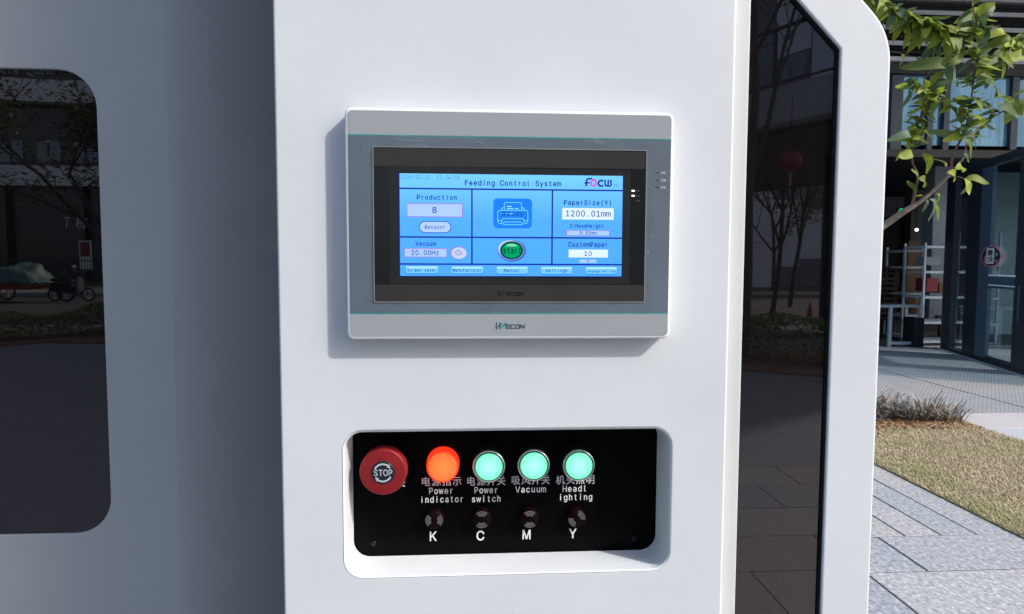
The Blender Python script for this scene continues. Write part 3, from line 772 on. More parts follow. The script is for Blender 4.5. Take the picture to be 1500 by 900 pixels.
def wpt(r, a): return (c.x+r*math.cos(R(a)), c.z+r*math.sin(R(a)))
def arcstrip(mb, cx, cz, r0_, r1_, a0, a1, Y, n=18):
    P = [(cx+r0_*math.cos(R(a0+(a1-a0)*i/n)), cz+r0_*math.sin(R(a0+(a1-a0)*i/n))) for i in range(n+1)]
    Q = [(cx+r1_*math.cos(R(a0+(a1-a0)*i/n)), cz+r1_*math.sin(R(a0+(a1-a0)*i/n))) for i in range(n+1)]
    for i in range(n): mb.poly([P[i], P[i+1], Q[i+1], Q[i]], Y)
for base in (0, 180):
    arcstrip(m, c.x, c.z, rs*.335, rs*.405, 152+base, 52+base, YS2)
    m.poly([wpt(rs*.46, 56+base), wpt(rs*.28, 54+base), wpt(rs*.375, 30+base)], YS2)
flipfix(m); text_mesh(m, 'STOP', c.x-rs*.40, c.x+rs*.42, c.z-rs*.13, rs*.27, YS2, bold=.02); flipfix(m)
m.build('stop_marking', simple('pale_marking', (.52, .56, .62), .5), stp)
# lit pushbuttons
def sub(name, loc, parent, lab=None):
    e = empty(name, loc); e.parent = parent; e.matrix_parent_inverse = pmat(parent).inverted()
    if lab: e['label'] = lab
    return e
def lamp_btn(cx, cy_):
    yf = YP-.021; c = at(cx, cy_, yf); r = 24.4*(yf-CAM_Y)/1000
    e = sub('push_button', (c.x, YP, c.z), bp_, 'lit green push button')
    MB().lathe((c.x, YP, c.z), [(r*1.02, 0), (r*1.0, -.012), (r*.98, -.0165)], 48).build('housing', M['dark_pl'], e)
    MB().lathe((c.x, YP, c.z), [(r*.99, -.0165), (r*1.0, -.0185), (r*.975, -.0202), (r*.93, -.0206), (r*.90, -.0200), (r*.885, -.0180)], 64).build('metal_ring', M['ring_metal'], e)
    MB().lathe((c.x, YP, c.z), [(r*.885, -.0185), (r*.87, -.0203), (r*.84, -.0209), (r*.83, -.0204)], 48).build('lens_gasket', simple('deep_green', (.0, .09, .04), .3), e)
    me = MB().lathe((0, 0, 0), [(r*.835, .0), (r*.82, -.0018), (r*.72, -.0026), (r*.68, -.0023), (r*.4, -.0025), (.0001, -.0026)], 48).mesh('lens', M['lens_g'])
    o = link('lens', me); o.parent = e; o.location = (0, -.0195, 0)
for p in ((716.3, 684.5), (782, 682.8), (848.3, 683)): lamp_btn(*p)
yf = YP-.015; c = at(648.3, 685, yf); r = 24.4*(yf-CAM_Y)/1000
e = sub('indicator_lamp', (c.x, YP, c.z), bp_, 'lit orange-red indicator lamp')
o = link('lens_side', MB().lathe((0, 0, 0), [(r*1.02, 0), (r*1.01, -.007), (r*.985, -.0125), (r*.93, -.0138), (r*.90, -.0132), (r*.885, -.012)], 48).mesh('lens_side', M['lens_rs'])); o.parent = e; o.location = (0, 0, 0)
o = link('lens', MB().lathe((0, 0, 0), [(r*.90, 0), (r*.885, -.0022), (r*.8, -.0035), (r*.4, -.0044), (.0001, -.0047)], 48).mesh('lens', M['lens_r'])); o.parent = e; o.location = (0, -.0122, 0)
# dark knobs
AR = [(636, 762.5, 0), (705.7, 761.5, 90), (776, 761, 90), (845.2, 760.3, 35)]
for k, (cx, cy_, rot) in enumerate(AR):
    yk = YP-.009; c = at(cx, cy_, yk); r = 14.5*(yk-CAM_Y)/1000
    e = sub('knob', (c.x, YP, c.z), bp_, 'small smoked dark red knob above the letter ' + 'KCMY'[k])
    MB().lathe((c.x, YP, c.z), [(r*1.06, 0), (r*1.04, -.005), (r*.98, -.0075), (r*.88, -.0087), (.0001, -.009)], 32).build('knob_cap', M['dark_red_pl'], e)
    m = MB(); u = (yk-CAM_Y)/1000
    for rad in (6.0, 8.0, 10.0, 12.2):
        for b0 in (0, 180): arcstrip(m, c.x, c.z, (rad-.3)*u, (rad+.3)*u, rot+b0-42, rot+b0+42, YP-.00915, 10)
    flipfix(m); m.build('arc_marking', M['arc_ink'], e)
# screws in the plate corners
for cx, cy_ in ((547, 797), (928.5, 790)):
    c = at(cx, cy_, YP); MB().lathe((c.x, YP+.0005, c.z), [(.0028, 0), (.0028, -.0008), (.002, -.0013), (.0001, -.0014)], 16).build('screw', simple('black_screw', (.03, .03, .03), .35, 1), bp_)

# =================================================================== TREE BESIDE THE MACHINE
TD = 2.25; TY = dd(TD)
def leafmat(name, cs):
    g = NG(name); oi = g.n('ShaderNodeObjectInfo'); v = g.co('Generated'); n = g.noise(g.co('Object'), 40, 3)
    a = g.ramp(oi.outputs['Random'], [(i/(len(cs)-1), c) for i, c in enumerate(cs)])
    a = g.mix(a, (.19, .20, .05), g.ramp(n, [(.52, 0.), (.75, .35)]))
    b = g.bsdf(a, .58); tl = g.n('ShaderNodeBsdfTranslucent'); g.l(a, tl.inputs[0])
    mx = g.n('ShaderNodeMixShader'); mx.inputs[0].default_value = .38; g.l(b.outputs[0], mx.inputs[1]); g.l(tl.outputs[0], mx.inputs[2]); return g.fin(mx)
M['leaf'] = leafmat('green_leaf', [(.05, .105, .035), (.32, .39, .03), (.045, .10, .04), (.22, .30, .03), (.36, .42, .045), (.09, .15, .085), (.17, .24, .14)])
def bark(name, c):
    g = NG(name); n = g.noise(g.co('Object', (1, 1, .3)), 60, 5, .7)
    return g.fin(g.bsdf(g.ramp(n, [(.3, tuple(x*.6 for x in c)), (.7, tuple(x*1.2 for x in c))]), .8, normal=g.bump(n, .5, .004)))
M['bark'] = bark('pale_brown_bark', (.20, .165, .14)); M['twig'] = bark('reddish_twig', (.13, .075, .06))
tree = empty('young_tree', (.92, TY+.1, 0)); tag(tree, 'young tree with glossy yellow-green leaves leaning out behind the white machine edge', 'tree')
def T(px, py, dz=0): p = at(px, py, TY+dz); return p
m = MB(); st = Vector((.92, TY+.1, 0))
m.tube([st, st+Vector((.01, 0, .6)), Vector((.95, TY+.08, 1.1)), Vector((.97, TY+.05, 1.42)), Vector((.90, TY, 2.0)), Vector((.95, TY, 2.6)), Vector((1.1, TY, 3.1))], [.034, .03, .027, .024, .018, .012, .004], 12)
m.build('trunk', M['bark'], tree)
MAIN = [Vector((.97, TY+.05, 1.38)), T(1265, 352), T(1300, 327), T(1323, 311), T(1348, 296), T(1362, 285), T(1383, 264, -.02), T(1400, 246, -.04), T(1413, 230, -.05)]
m = MB(); m.tube(MAIN, [.018, .0135, .012, .0108, .007, .006, .0048, .004, .0034], 10)
m.build('branch', M['bark'], tree)
tw = []
def twig(pts, r0_, r1_, mat='twig', name='twig'):
    P = [T(*p) for p in pts]; n = len(P)
    MB().tube(P, [r0_+(r1_-r0_)*i/(n-1) for i in range(n)], 6).build(name, M[mat], tree); return P
T1 = twig([(1336, 301), (1340, 285), (1345, 262), (1343, 252), (1337, 240), (1336, 224), (1335, 205), (1341, 190), (1347, 176), (1352, 160), (1360, 145), (1370, 130)], .005, .0016)
T2 = twig([(1393, 253, -.03), (1394, 238, -.05), (1398, 222, -.08), (1407, 206, -.1), (1413, 192, -.1), (1418, 175, -.1), (1422, 150, -.1), (1426, 120, -.1), (1430, 95, -.12), (1433, 70, -.12), (1432, 40, -.1), (1425, 10, -.1)], .0045, .0016)
T3 = twig([(1413, 230, -.05), (1416, 210, 0), (1430, 192, .02), (1448, 176, .02), (1475, 160, 0), (1502, 144, 0), (1530, 120, 0)], .0032, .0018, 'bark')
T4 = twig([(1200, -60, .1), (1240, -30, .08), (1275, -5, .05), (1310, 20, 0), (1345, 38, -.04), (1375, 45, -.08), (1402, 62, -.1)], .006, .002)
T5 = twig([(1550, 20, .05), (1515, 42, .02), (1490, 60, 0), (1470, 75, -.02), (1460, 90, -.04)], .004, .0015)
T6 = twig([(1307, 76, .0), (1320, 78, -.02), (1334, 82, -.03)], .0013, .0008, 'bark')
T7 = twig([(1385, 254, -.04), (1400, 258, -.06), (1413, 262, -.08)], .0014, .001, 'bark')
T8 = twig([(1352, 288, 0), (1358, 284, -.02), (1366, 282, -.03), (1371, 290, -.03)], .001, .0008)
T9 = twig([(1410, 165, -.06), (1385, 155, -.08), (1370, 140, -.08), (1350, 128, -.08), (1330, 132, -.08)], .0016, .0008)
T10 = twig([(1384, 88, -.06), (1383, 100, -.06), (1380, 118, -.04), (1372, 135, -.02)], .0016, .001)
# leaf shapes: folded blades with a curled tip
def leafmesh(bend, fold, wf, twist):
    n = 9; vs = []; fs = []
    for i in range(n+1):
        t = i/n; wd = wf*(math.sin(math.pi*min(1, t**.95))**.62)*(1-.12*t) + .002
        if i in (0, n): wd = .006
        yb = t; zb_ = -bend*t*t + .08*math.sin(5*t+twist)
        tw_ = twist*t*.5
        for s_ in (-1, 0, 1):
            vs.append((s_*wd*math.cos(tw_), yb, zb_ + abs(s_)*wd*fold + s_*wd*math.sin(tw_)))
    for i in range(n):
        for j in range(2): a = i*3+j; fs.append((a, a+1, a+4, a+3))
    m = MB(); m.add(vs, fs, True); return m.mesh('leaf', M['leaf'])
LM = [leafmesh(b, f, w_, t) for b, f, w_, t in ((.1, .3, .19, .3), (.35, .4, .17, -.5), (.6, .25, .2, .8), (-.1, .5, .18, .2), (.25, .2, .22, -1.0), (.5, .6, .15, .4), (.15, .1, .21, 1.1))]
leafn = [0]
extra = MB()
def leaf(p, direc, up, size):
    if leafn[0] >= 297:
        y = direc.normalized(); x = y.cross(up).normalized(); z = x.cross(y); me = random.choice(LM)
        extra.add([p + x*(v.co.x*size*1.1) + y*(v.co.y*size) + z*(v.co.z*size) for v in me.vertices], [tuple(q.vertices) for q in me.polygons], True); return
    leafn[0] += 1
    MT = None
    y = direc.normalized(); x = y.cross(up); x = x.normalized() if x.length > .01 else Vector((1, 0, 0)); z = x.cross(y)
    o = link('leaf', random.choice(LM)); o.parent = tree; o.matrix_parent_inverse = pmat(tree).inverted()
    o.matrix_basis = Matrix.Translation(p) @ Matrix((x, y, z)).transposed().to_4x4() @ Matrix.Diagonal((size*1.15, size*.88, size, 1))
def rnd(a, b): return random.uniform(a, b)
def leaves_on(P, i0, per, size, spread=1.0, drop=.25):
    for i in range(i0, len(P)-1):
        for k in range(per):
            p = P[i].lerp(P[i+1], rnd(0, 1))
            d = Vector((rnd(-1, 1)*spread, rnd(-.9, .5), rnd(-.55, .5)-drop*.3)); d += (P[i+1]-P[i]).normalized()*.35
            up = Vector((rnd(-.5, .6), rnd(-.9, -.1), rnd(.3, 1)))
            leaf(p, d, up, size*rnd(.7, 1.2))
# hand placed leaves (tail px, tip px, size factor)
def hl(x0, y0, x1, y1, dz=-.05, tilt=0):
    global LM; LA = LM; LM = [LA[3], LA[1], LA[5]]
    a = T(x0, y0, dz); b = T(x1, y1, dz + tilt); leaf(a, b-a, Vector((rnd(-.3, .5), -.9, rnd(.2, .7))), (b-a).length); LM = LA
for q in ((1360, 292, 1385, 320), (1357, 293, 1358, 309), (1366, 300, 1386, 319), (1341, 285, 1325, 262), (1352, 288, 1342, 284), (1344, 260, 1333, 246), (1345, 262, 1368, 269), (1371, 284, 1384, 299),
          (1413, 262, 1454, 271), (1412, 262, 1420, 290), (1414, 263, 1430, 282), (1336, 226, 1312, 231), (1352, 225, 1372, 256), (1400, 248, 1422, 240), (1388, 252, 1412, 262), (1384, 246, 1376, 222),
          (1411, 225, 1420, 240), (1340, 84, 1350, 107), (1319, 80, 1331, 97), (1384, 100, 1341, 82), (1384, 100, 1372, 83), (1387, 96, 1415, 78), (1375, 112, 1428, 110), (1433, 112, 1470, 112), (1430, 120, 1484, 125),
          (1400, 42, 1435, 20), (1400, 42, 1412, 70), (1395, 40, 1420, 56), (1440, 16, 1402, 26), (1474, 50, 1450, 45), (1480, 58, 1445, 62), (1488, 56, 1502, 40), (1500, 82, 1472, 88), (1455, 145, 1484, 122), (1460, 158, 1497, 175), (1455, 160, 1425, 150),
          (1345, 116, 1310, 131), (1352, 122, 1371, 128), (1410, 205, 1440, 226), (1405, 210, 1380, 180), (1412, 200, 1445, 210), (1335, 205, 1368, 200), (1336, 200, 1308, 196), (1420, 35, 1462, 0), (1340, 30, 1303, 45)):
    hl(*q, dz=rnd(-.12, .0), tilt=rnd(-.04, .03))
leaves_on(T1, 5, 7, .060); leaves_on(T2, 3, 6, .066); leaves_on(T3, 1, 2, .06); leaves_on(T4, 1, 17, .085, drop=.6); leaves_on(T5, 0, 6, .066); leaves_on(T9, 0, 6, .062); leaves_on(T10, 0, 4, .07)
leaves_on(T4, 2, 20, .06, drop=.5); leaves_on(T5, 1, 9, .06); leaves_on(T3, 2, 5, .055); leaves_on(T1, 6, 5, .045); leaves_on(T2, 5, 5, .048); leaves_on(T9, 1, 6, .045)
def mk_extra():
    g, a, n = mk_blade('small_green_leaves', [(.05, .105, .035), (.32, .39, .03), (.045, .10, .04), (.22, .30, .03), (.36, .42, .045), (.09, .15, .085)])
    b = g.bsdf(a, .55); tl = g.n('ShaderNodeBsdfTranslucent'); g.l(a, tl.inputs[0]); mx = g.n('ShaderNodeMixShader'); mx.inputs[0].default_value = .3
    g.l(b.outputs[0], mx.inputs[1]); g.l(tl.outputs[0], mx.inputs[2]); return g.fin(mx)
extra.build('small_leaves', mk_extra(), tree, kind='stuff')

# =================================================================== GLASS FRONTED BUILDING ON THE RIGHT
M['bframe'] = simple('black_aluminium', (.009, .014, .022), .45, var=.1)
M['bframe2'] = simple('charcoal_aluminium', (.045, .075, .115), .4)
M['louver'] = simple('grey_louver', (.78, .82, .90), .6)
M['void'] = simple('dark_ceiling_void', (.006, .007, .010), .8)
def mk_pane(name, tint, trans, gloss, rough=.02):
    g = NG(name); tr = g.n('ShaderNodeBsdfTransparent'); tr.inputs[0].default_value = (*tint, 1)
    gl_ = g.n('ShaderNodeBsdfGlossy'); gl_.inputs['Roughness'].default_value = rough; gl_.inputs[0].default_value = (.75, .9, 1, 1)
    mx = g.n('ShaderNodeMixShader'); mx.inputs[0].default_value = gloss
    g.l(tr.outputs[0], mx.inputs[1]); g.l(gl_.outputs[0], mx.inputs[2]); return g.fin(mx)
M['pane'] = mk_pane('clear_shop_glass', (.74, .83, .87), .6, .20)
def mk_bluepane():
    g = NG('painted_reflection_pane'); v = g.co('Object', (2.2, 1, .35)); n = g.noise(v, 2.2, 3, .6, .4)
    c = g.ramp(n, [(.32, (.05, .12, .19)), (.5, (.14, .31, .46)), (.60, (.28, .50, .64)), (.72, (.08, .17, .26))])  # sky reflection and its paler streaks painted into the base colour
    b = g.bsdf(c, .08, 0, 1.8); b.inputs['Specular Tint'].default_value = (.35, .68, 1, 1); return g.fin(b)
M['bpane'] = mk_bluepane()
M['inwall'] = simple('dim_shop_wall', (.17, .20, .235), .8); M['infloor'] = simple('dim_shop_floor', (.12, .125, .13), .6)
YB = dd(11.2)
bld = empty('glass_building', (9.5, YB, 0)); tag(bld, 'dark framed glass building with grey louvres above the open shop entrance', 'building')
def bx(mb, p0, q0, p1, q1, Ya, Yb):     # box whose front face spans two photo points on y = Ya
    pm = 1400 if abs(p1-p0) > 150 else (p0+p1)/2
    a = at(p0, q0, Ya); b = at(p1, q1, Ya); za, zb2 = at(pm, q0, Ya).z, at(pm, q1, Ya).z
    mb.box((a.x, Ya, min(za, zb2)), (b.x, Yb, max(za, zb2))); return mb
for q0, q1 in ((-52, -46), (-29, -23), (-6, 0), (16.5, 22), (39, 45), (62, 68), (85, 92)):
    bx(MB(), 1215, q0, 1760, q1, YB-.07, YB-.04).build('louver_slat', M['louver'], bld)
for q in (-35, -13, 9, 32.5, 54.5, 77): bx(MB(), 1215, q, 1760, q+2.2, YB-.03, YB-.01).build('thin_slat', M['bframe'], bld)
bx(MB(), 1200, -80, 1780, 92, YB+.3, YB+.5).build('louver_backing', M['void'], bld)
bx(MB(), 1200, 92.5, 1780, 109.5, YB-.1, YB+.45).build('transom_beam', M['bframe'], bld)
xs = [(1308, 1320), (1362, 1365), (1386, 1389), (1485, 1489), (1560, 1566), (1650, 1656)]
for a, b in xs: bx(MB(), a, 110, b, 219.5, YB-.06, YB+.1).build('mullion', M['bframe2'], bld)
pe = [1296, 1308] + [v for ab in xs[0:] for v in ab][1:]
edges = [1240, 1308, 1320, 1362, 1365, 1386, 1389, 1485, 1489, 1560, 1566, 1650, 1656, 1760]
for i in range(0, len(edges), 2): bx(MB(), edges[i]+.2, 110, edges[i+1]-.2, 219.3, YB+.02, YB+.03).build('upper_pane', M['bpane'], bld)
bx(MB(), 1200, 219.7, 1780, 231, YB-.1, YB+.4).build('header_beam', M['bframe'], bld)
# unseen canopy and columns, added above the frame to shade the entrance
MB().box((3.0, YB-4.3, 6.05), (28, YB-.09, 6.35)).build('shade_canopy', M['bframe2'], bld)
for x_ in (14.5, 20, 26): MB().box((x_, YB-4.1, 0), (x_+.3, YB-3.8, 6.049)).build('shade_canopy_column', M['bframe2'], bld)
# shop interior
Z2 = at(1400, 231, YB).z
xi0, xi1 = at(1215, 400, YB).x, at(1700, 400, YB).x
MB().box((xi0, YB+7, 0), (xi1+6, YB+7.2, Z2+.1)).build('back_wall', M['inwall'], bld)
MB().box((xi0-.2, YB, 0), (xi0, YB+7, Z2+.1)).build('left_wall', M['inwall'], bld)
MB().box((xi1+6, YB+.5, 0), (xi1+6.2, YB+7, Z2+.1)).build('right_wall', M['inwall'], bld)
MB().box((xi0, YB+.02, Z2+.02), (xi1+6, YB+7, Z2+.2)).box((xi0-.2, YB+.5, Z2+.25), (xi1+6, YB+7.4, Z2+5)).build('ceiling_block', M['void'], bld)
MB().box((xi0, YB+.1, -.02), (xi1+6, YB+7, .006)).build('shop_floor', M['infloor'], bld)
yi = YB+5.5
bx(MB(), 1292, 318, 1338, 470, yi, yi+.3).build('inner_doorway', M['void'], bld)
bx(MB(), 1371, 236, 1394, 470, YB+1.2, YB+1.5).build('pillar', simple('slate_pillar', (.22, .27, .32), .7), bld)
bx(MB(), 1338, 240, 1356, 470, yi-.2, yi+.1).build('wall_panel', simple('slate_wall', (.15, .165, .19), .8), bld)
bx(MB(), 1455, 240, 1481, 505, YB+1.9, YB+2.0).build('partition_panel', simple('pale_teal_partition', (.26, .38, .43), .6), bld)
# door unit, running towards the camera on the right
PA = gr(1383, 512); PBb = gr(1500, 550); du = (PBb-PA).normalized(); dn = Vector((-du.y, du.x, 0))
if (CAM-PA).dot(dn) < 0: dn = -dn
def dp(px, py, off=0): return onp(px, py, PA + dn*off, dn)
def dbar(name, p0, p1, z0, z1, th=.08, mat='bframe', off=0, parent=None):   # bar between two px columns, at heights z
    A = dp(p0, 400, off); B = dp(p1, 400, off)
    A = Vector((A.x, A.y, z0)); B = Vector((B.x, B.y, z0))
    return MB().obox(A, B-A, -dn*th, Vector((0, 0, z1-z0))).build(name, M[mat], parent or bld)
ZD = dp(1500, 228).z
ZT = dp(1500, 216).z
dbar('head_rail', 1390, 1580, ZD, ZT, .14)
dbar('door_post', 1382, 1394, .0, ZD, .10); dbar('door_post', 1414, 1432, .0, ZD, .10); dbar('door_post', 1495, 1512, .0, ZD, .10, off=.01)
dbar('fixed_pane', 1394.2, 1413.8, .06, ZD, .01, 'pane', -.04)
dbar('threshold', 1382, 1580, .0, .05, .16, 'bframe', .02)
MB().obox(*(lambda A, B: (Vector((A.x, A.y, 0)), Vector((B.x-A.x, B.y-A.y, 0)), dn*.05, Vector((0, 0, .012))))(dp(1378, 400, .03), dp(1580, 400, .03))).build('sill_strip', simple('pale_sill', (.33, .34, .35), .6), bld)
door = empty('glass_door', tuple(dp(1465, 400, .0).xy) + (0,)); door.parent = bld; door.matrix_parent_inverse = pmat(bld).inverted()
def db2(name, p0, p1, z0, z1, th, mat, off): return dbar(name, p0, p1, z0, z1, th, mat, off, door)
zr1 = dp(1475, 406).z; zr0 = dp(1475, 424).z; zb0 = dp(1475, 531).z; 
db2('door_stile', 1432.3, 1448, .055, ZD-.01, .05, 'bframe2', .0); db2('door_stile', 1487, 1494.7, .055, ZD-.01, .05, 'bframe', .0)
db2('middle_rail', 1448.2, 1486.8, zr0, zr1, .05, 'bframe2', .0); db2('bottom_rail', 1448.2, 1486.8, .055, max(.1, zb0), .05, 'bframe', .0)
db2('door_trim', 1448.2, 1486.8, zr1+.005, zr1+.025, .02, 'louver', .012); db2('door_trim', 1448.2, 1486.8, zr0+.035, zr0+.05, .02, 'louver', .012)
db2('door_pane', 1448.2, 1486.8, zr1, ZD-.02, .012, 'pane', -.02); db2('door_pane', 1448.2, 1486.8, max(.1, zb0), zr0, .012, 'pane', -.02)
hp = dp(1492, 448, .07); MB().tube([hp+Vector((0, 0, -.2)), hp+Vector((0, 0, .25))], .012, 8).build('door_handle', M['bframe2'], door)
dbar('side_pane', 1512.5, 1579, .06, ZD, .01, 'pane', -.03)
# round sticker on the glass
sc_ = dp(1451.5, 376, .012); ud = du; R_ = .150; SXS = 2.1
stk = empty('door_sticker', tuple(sc_)); tag(stk, 'round black sticker with scalloped pink rim and Chinese characters on the glass door', 'sticker')
def sdisc(rf, off, mat, name):
    P = [sc_ + dn*off + (ud*math.cos(t)*SXS+Vector((0, 0, 1))*math.sin(t))*(R_*rf*(1+.035*math.cos(12*t))) for t in [2*math.pi*k/72 for k in range(72)]]
    P2 = [p - dn*.003 for p in P]; n = 72
    m = MB(); m.add(P+P2, [tuple(range(n))] + [(i, (i+1) % n, n+(i+1) % n, n+i) for i in range(n)]); m.build(name, mat, stk)
def sq(u0, v0, u1, v1, off, mat, name):
    m = MB(); P = [sc_ + dn*off + ud*u*R_*SXS + Vector((0, 0, v*R_)) for u, v in ((u0, v0), (u1, v0), (u1, v1), (u0, v1))]; m.add(P, [(0,1,2,3)]); return m.build(name, mat, stk)
pk = simple('pink_print', (.50, .20, .22), .5); bk = simple('navy_black_print', (.01, .012, .02), .5); wt = simple('white_print', (.62, .62, .68), .5)
sdisc(1.0, .002, pk, 'scalloped_rim'); sdisc(.91, .004, bk, 'disc')
sq(-.42, -.70, .36, .80, .0055, wt, 'name_banner'); sq(-.60, -.62, -.43, .06, .006, pk, 'red_tag'); sq(.48, -.54, .74, -.32, .006, pk, 'seal_mark'); sq(.46, .0, .7, .34, .006, simple('blue_print', (.09, .28, .42), .5), 'blue_mark')
m = MB()
for ch, v in (('杏', .38), ('熊', -.30)):
    vs, fs = glyph(ch, CJK, .02)
    if vs:
        a0 = min(v_[0] for v_ in vs); a1 = max(v_[0] for v_ in vs); b0 = min(v_[1] for v_ in vs); b1 = max(v_[1] for v_ in vs)
        m.add([sc_ + dn*.008 + ud*SXS*R_*(((x-a0)/(a1-a0)-.5)*.6-.03) + Vector((0, 0, R_*(v+((y_-b0)/(b1-b0)-.5)*.58))) for x, y_ in vs], fs)
m.build('sticker_lettering', simple('black_print', (.03, .02, .03), .5), stk)
# exit sign and spot lamp inside
p = at(1320, 309, YB+5.2)
es = empty('exit_sign', tuple(p)); tag(es, 'small green lit exit sign above the dark inner doorway', 'sign')
bx(MB(), 1314, 304.5, 1326, 313, YB+5.22, YB+5.26).build('sign_box', M['gasket'], es)
eg = emit('lit_green_pictogram', (.02, .45, .16), .9)
m = MB()
for q in ((1318.5, 305.5, 1322, 307), (1319.5, 307, 1324.5, 309), (1316, 308.4, 1320, 309.6), (1319, 309, 1321.5, 312.5), (1322.5, 309, 1324.6, 312)): bx(m, *q, YB+5.21, YB+5.22)
m.build('pictogram', eg, es)
p = at(1343.6, 336.8, YB+4); sp_l = empty('spot_lamp', tuple(p)); tag(sp_l, 'tiny glowing white spot lamp inside the dark shop', 'lamp')
MB().lathe(p, [(.035, .04), (.035, 0), (.0001, -.004)], 16).build('lamp_face', emit('lit_white_lamp', (1, .97, .9), 1.6), sp_l)
MB().tube([p+Vector((0, .05, 0)), p+Vector((0, .05, Z2-p.z+.03))], .008, 6).build('hanger', M['gasket'], sp_l)

# shelving rack just inside
M['rack'] = simple('pale_blue_grey_steel', (.42, .52, .60), .5)
def rack(name, label, pL, pR, Yf_, Yb_, top, bot, shelves, posts=True):
    r_ = empty(name, tuple(at((pL+pR)/2, bot, Yf_).xy) + (0,)); tag(r_, label, 'shelf rack')
    zt_ = at(pL, top, Yf_).z; xL, xR = at(pL, 400, Yf_).x, at(pR, 400, Yf_).x
    for x in (xL, xR):
        for y in (Yf_, Yb_): MB().box((x-.016, y-.016, 0), (x+.016, y+.016, zt_)).build('post', M['rack'], r_)
    for q in shelves:
        z = at(pL, q, Yf_).z
        m = MB(); m.box((xL+.017, Yf_-.02, z-.02), (xR-.017, Yf_, z+.02)); m.box((xL+.017, Yb_, z-.02), (xR-.017, Yb_+.02, z+.02))
        m.box((xL-.02, Yf_+.017, z-.02), (xL, Yb_-.017, z+.02)); m.box((xR, Yf_+.022, z-.02), (xR+.02, Yb_-.017, z+.02)); m.box((xL+.001, Yf_+.001, z+.005), (xR-.001, Yb_-.001, z+.02))
        m.build('shelf', M['rack'], r_)
    return r_, xL, xR
yr = YB+.25
rk, rx0, rx1 = rack('shelf_rack', 'pale grey steel shelving rack standing just inside the open shop entrance', 1354, 1420, yr, yr+.55, 356, 517, (362, 399, 436, 473, 501))
rk2, qx0, qx1 = rack('shelf_rack', 'lower pale steel rack behind the table, left of the tall rack', 1325, 1351, yr+.7, yr+1.25, 362, 503, (368, 392, 431, 463, 494))
rk3, _, _ = rack('shelf_rack', 'pale steel shelving rack seen through the glass door', 1432, 1463, yr+.1, yr+.6, 340, 517, (399, 438, 476, 505))
# table
zt_ = at(1305, 448, yr-.25).z; tx0, tx1 = at(1268, 448, yr-.25).x, at(1355, 448, yr-.25).x
tb = empty('work_table', ((tx0+tx1)/2, yr, 0)); tag(tb, 'white steel framed table left of the shelving rack in the shop entrance', 'table')
MB().box((tx0, yr-.25, zt_-.03), (tx1, yr+.22, zt_)).build('tabletop', M['rack'], tb)
lx0 = at(1305, 480, yr-.25).x
for x in (tx0+.03, lx0, tx1-.05):
    for y in (yr-.24, yr+.16): MB().box((x-.025, y, 0.0), (x+.025, y+.05, zt_-.031)).build('leg', M['rack'], tb)
MB().box((lx0+.026, yr-.235, .04), (tx1-.076, yr-.195, .09)).build('stretcher', M['rack'], tb)
# goods
def carton(px0, py0, px1, py1, Ya, dep, mat, name, label, cat):
    a = at(px0, py1, Ya); b = at(px1, py0, Ya); e = empty(name, ((a.x+b.x)/2, Ya, a.z)); tag(e, label, cat)
    MB().box((a.x, Ya, a.z), (b.x, Ya+dep, b.z)).build('box_body', mat, e)
    MB().box((a.x-.004, Ya-.004, b.z-.035), (b.x+.004, Ya+dep+.004, b.z+.002)).build('lid', mat, e)
def smallbox(px0, py0, px1, py1, Ya, dep, mat, name, label, cat):
    a = at(px0, py1, Ya); b = at(px1, py0, Ya); o = MB().box((a.x, Ya, a.z), (b.x, Ya+dep, b.z)).build(name, mat); tag(o, label, cat)
kraft = simple('kraft_board', (.12, .075, .045), .8)
carton(1357.5, 377, 1377, 388.8, yr+.06, .3, simple('white_card', (.20, .24, .27), .7), 'storage_box', 'pale grey box on the second shelf of the tall rack', 'box')
carton(1357, 408, 1374.5, 427.5, yr+.06, .3, simple('red_card', (.16, .008, .02), .6), 'storage_box', 'dark red box on the middle shelf of the tall rack', 'box')
carton(1375.5, 415, 1384, 429.5, yr+.12, .3, kraft, 'storage_box', 'small brown carton next to the red box on the rack', 'box')
for k, (a, b, top) in enumerate(((1322, 1338, 352), (1330, 1346, 364), (1338, 1352, 380))):
    A = at(a, 500, yr+1.5+.1*k); B = at(b, 500, yr+1.5+.1*k); tz = at(b, top, yr+1.7).z
    e = MB().obox(Vector((A.x, A.y, 0)), Vector((B.x-A.x, 0, 0)), Vector((0, .03, 0)), Vector((.38, .5, tz))).build('leaning_board', kraft)
    tag(e, ['leftmost brown board leaning behind the rack in the shop', 'middle brown board leaning behind the rack in the shop', 'shortest brown board leaning behind the rack in the shop'][k], 'board', 'brown boards leaning in the shop')
pl_m = simple('dark_timber', (.035, .028, .022), .8)
pal = empty('crate_stack', tuple(at(1308, 500, yr+1.1).xy) + (0,)); tag(pal, 'dark slatted crates stacked to waist height behind the table at the shop entrance', 'crates')
for k in range(11):
    z = .35 + .095*k; a = at(1290, 400, yr+1.1).x; b = at(1319, 400, yr+1.1).x
    MB().box((a+random.uniform(0, .02), yr+1.1, z), (b+random.uniform(-.04, 0), yr+1.6, z+.065)).build('slat', pl_m, pal)
for x in (.03, .3): MB().box((at(1290, 400, yr+1.1).x+x, yr+1.15, 0), (at(1290, 400, yr+1.1).x+x+.06, yr+1.55, 1.38)).build('upright', pl_m, pal)
p = at(1345, 492, yr-.05)
bn = MB(); bx(bn, 1340, 466, 1352, 516, yr-.3, yr+.0); tag(bn.build('waste_bin', M['bframe']), 'narrow black bin between table and shelving rack', 'bin')
p = gr(1373, 470); cbx = empty('office_chair', tuple(at(1366, 500, yr+1.3).xy) + (0,)); tag(cbx, 'dark round-backed chair pushed in behind the rack', 'chair')
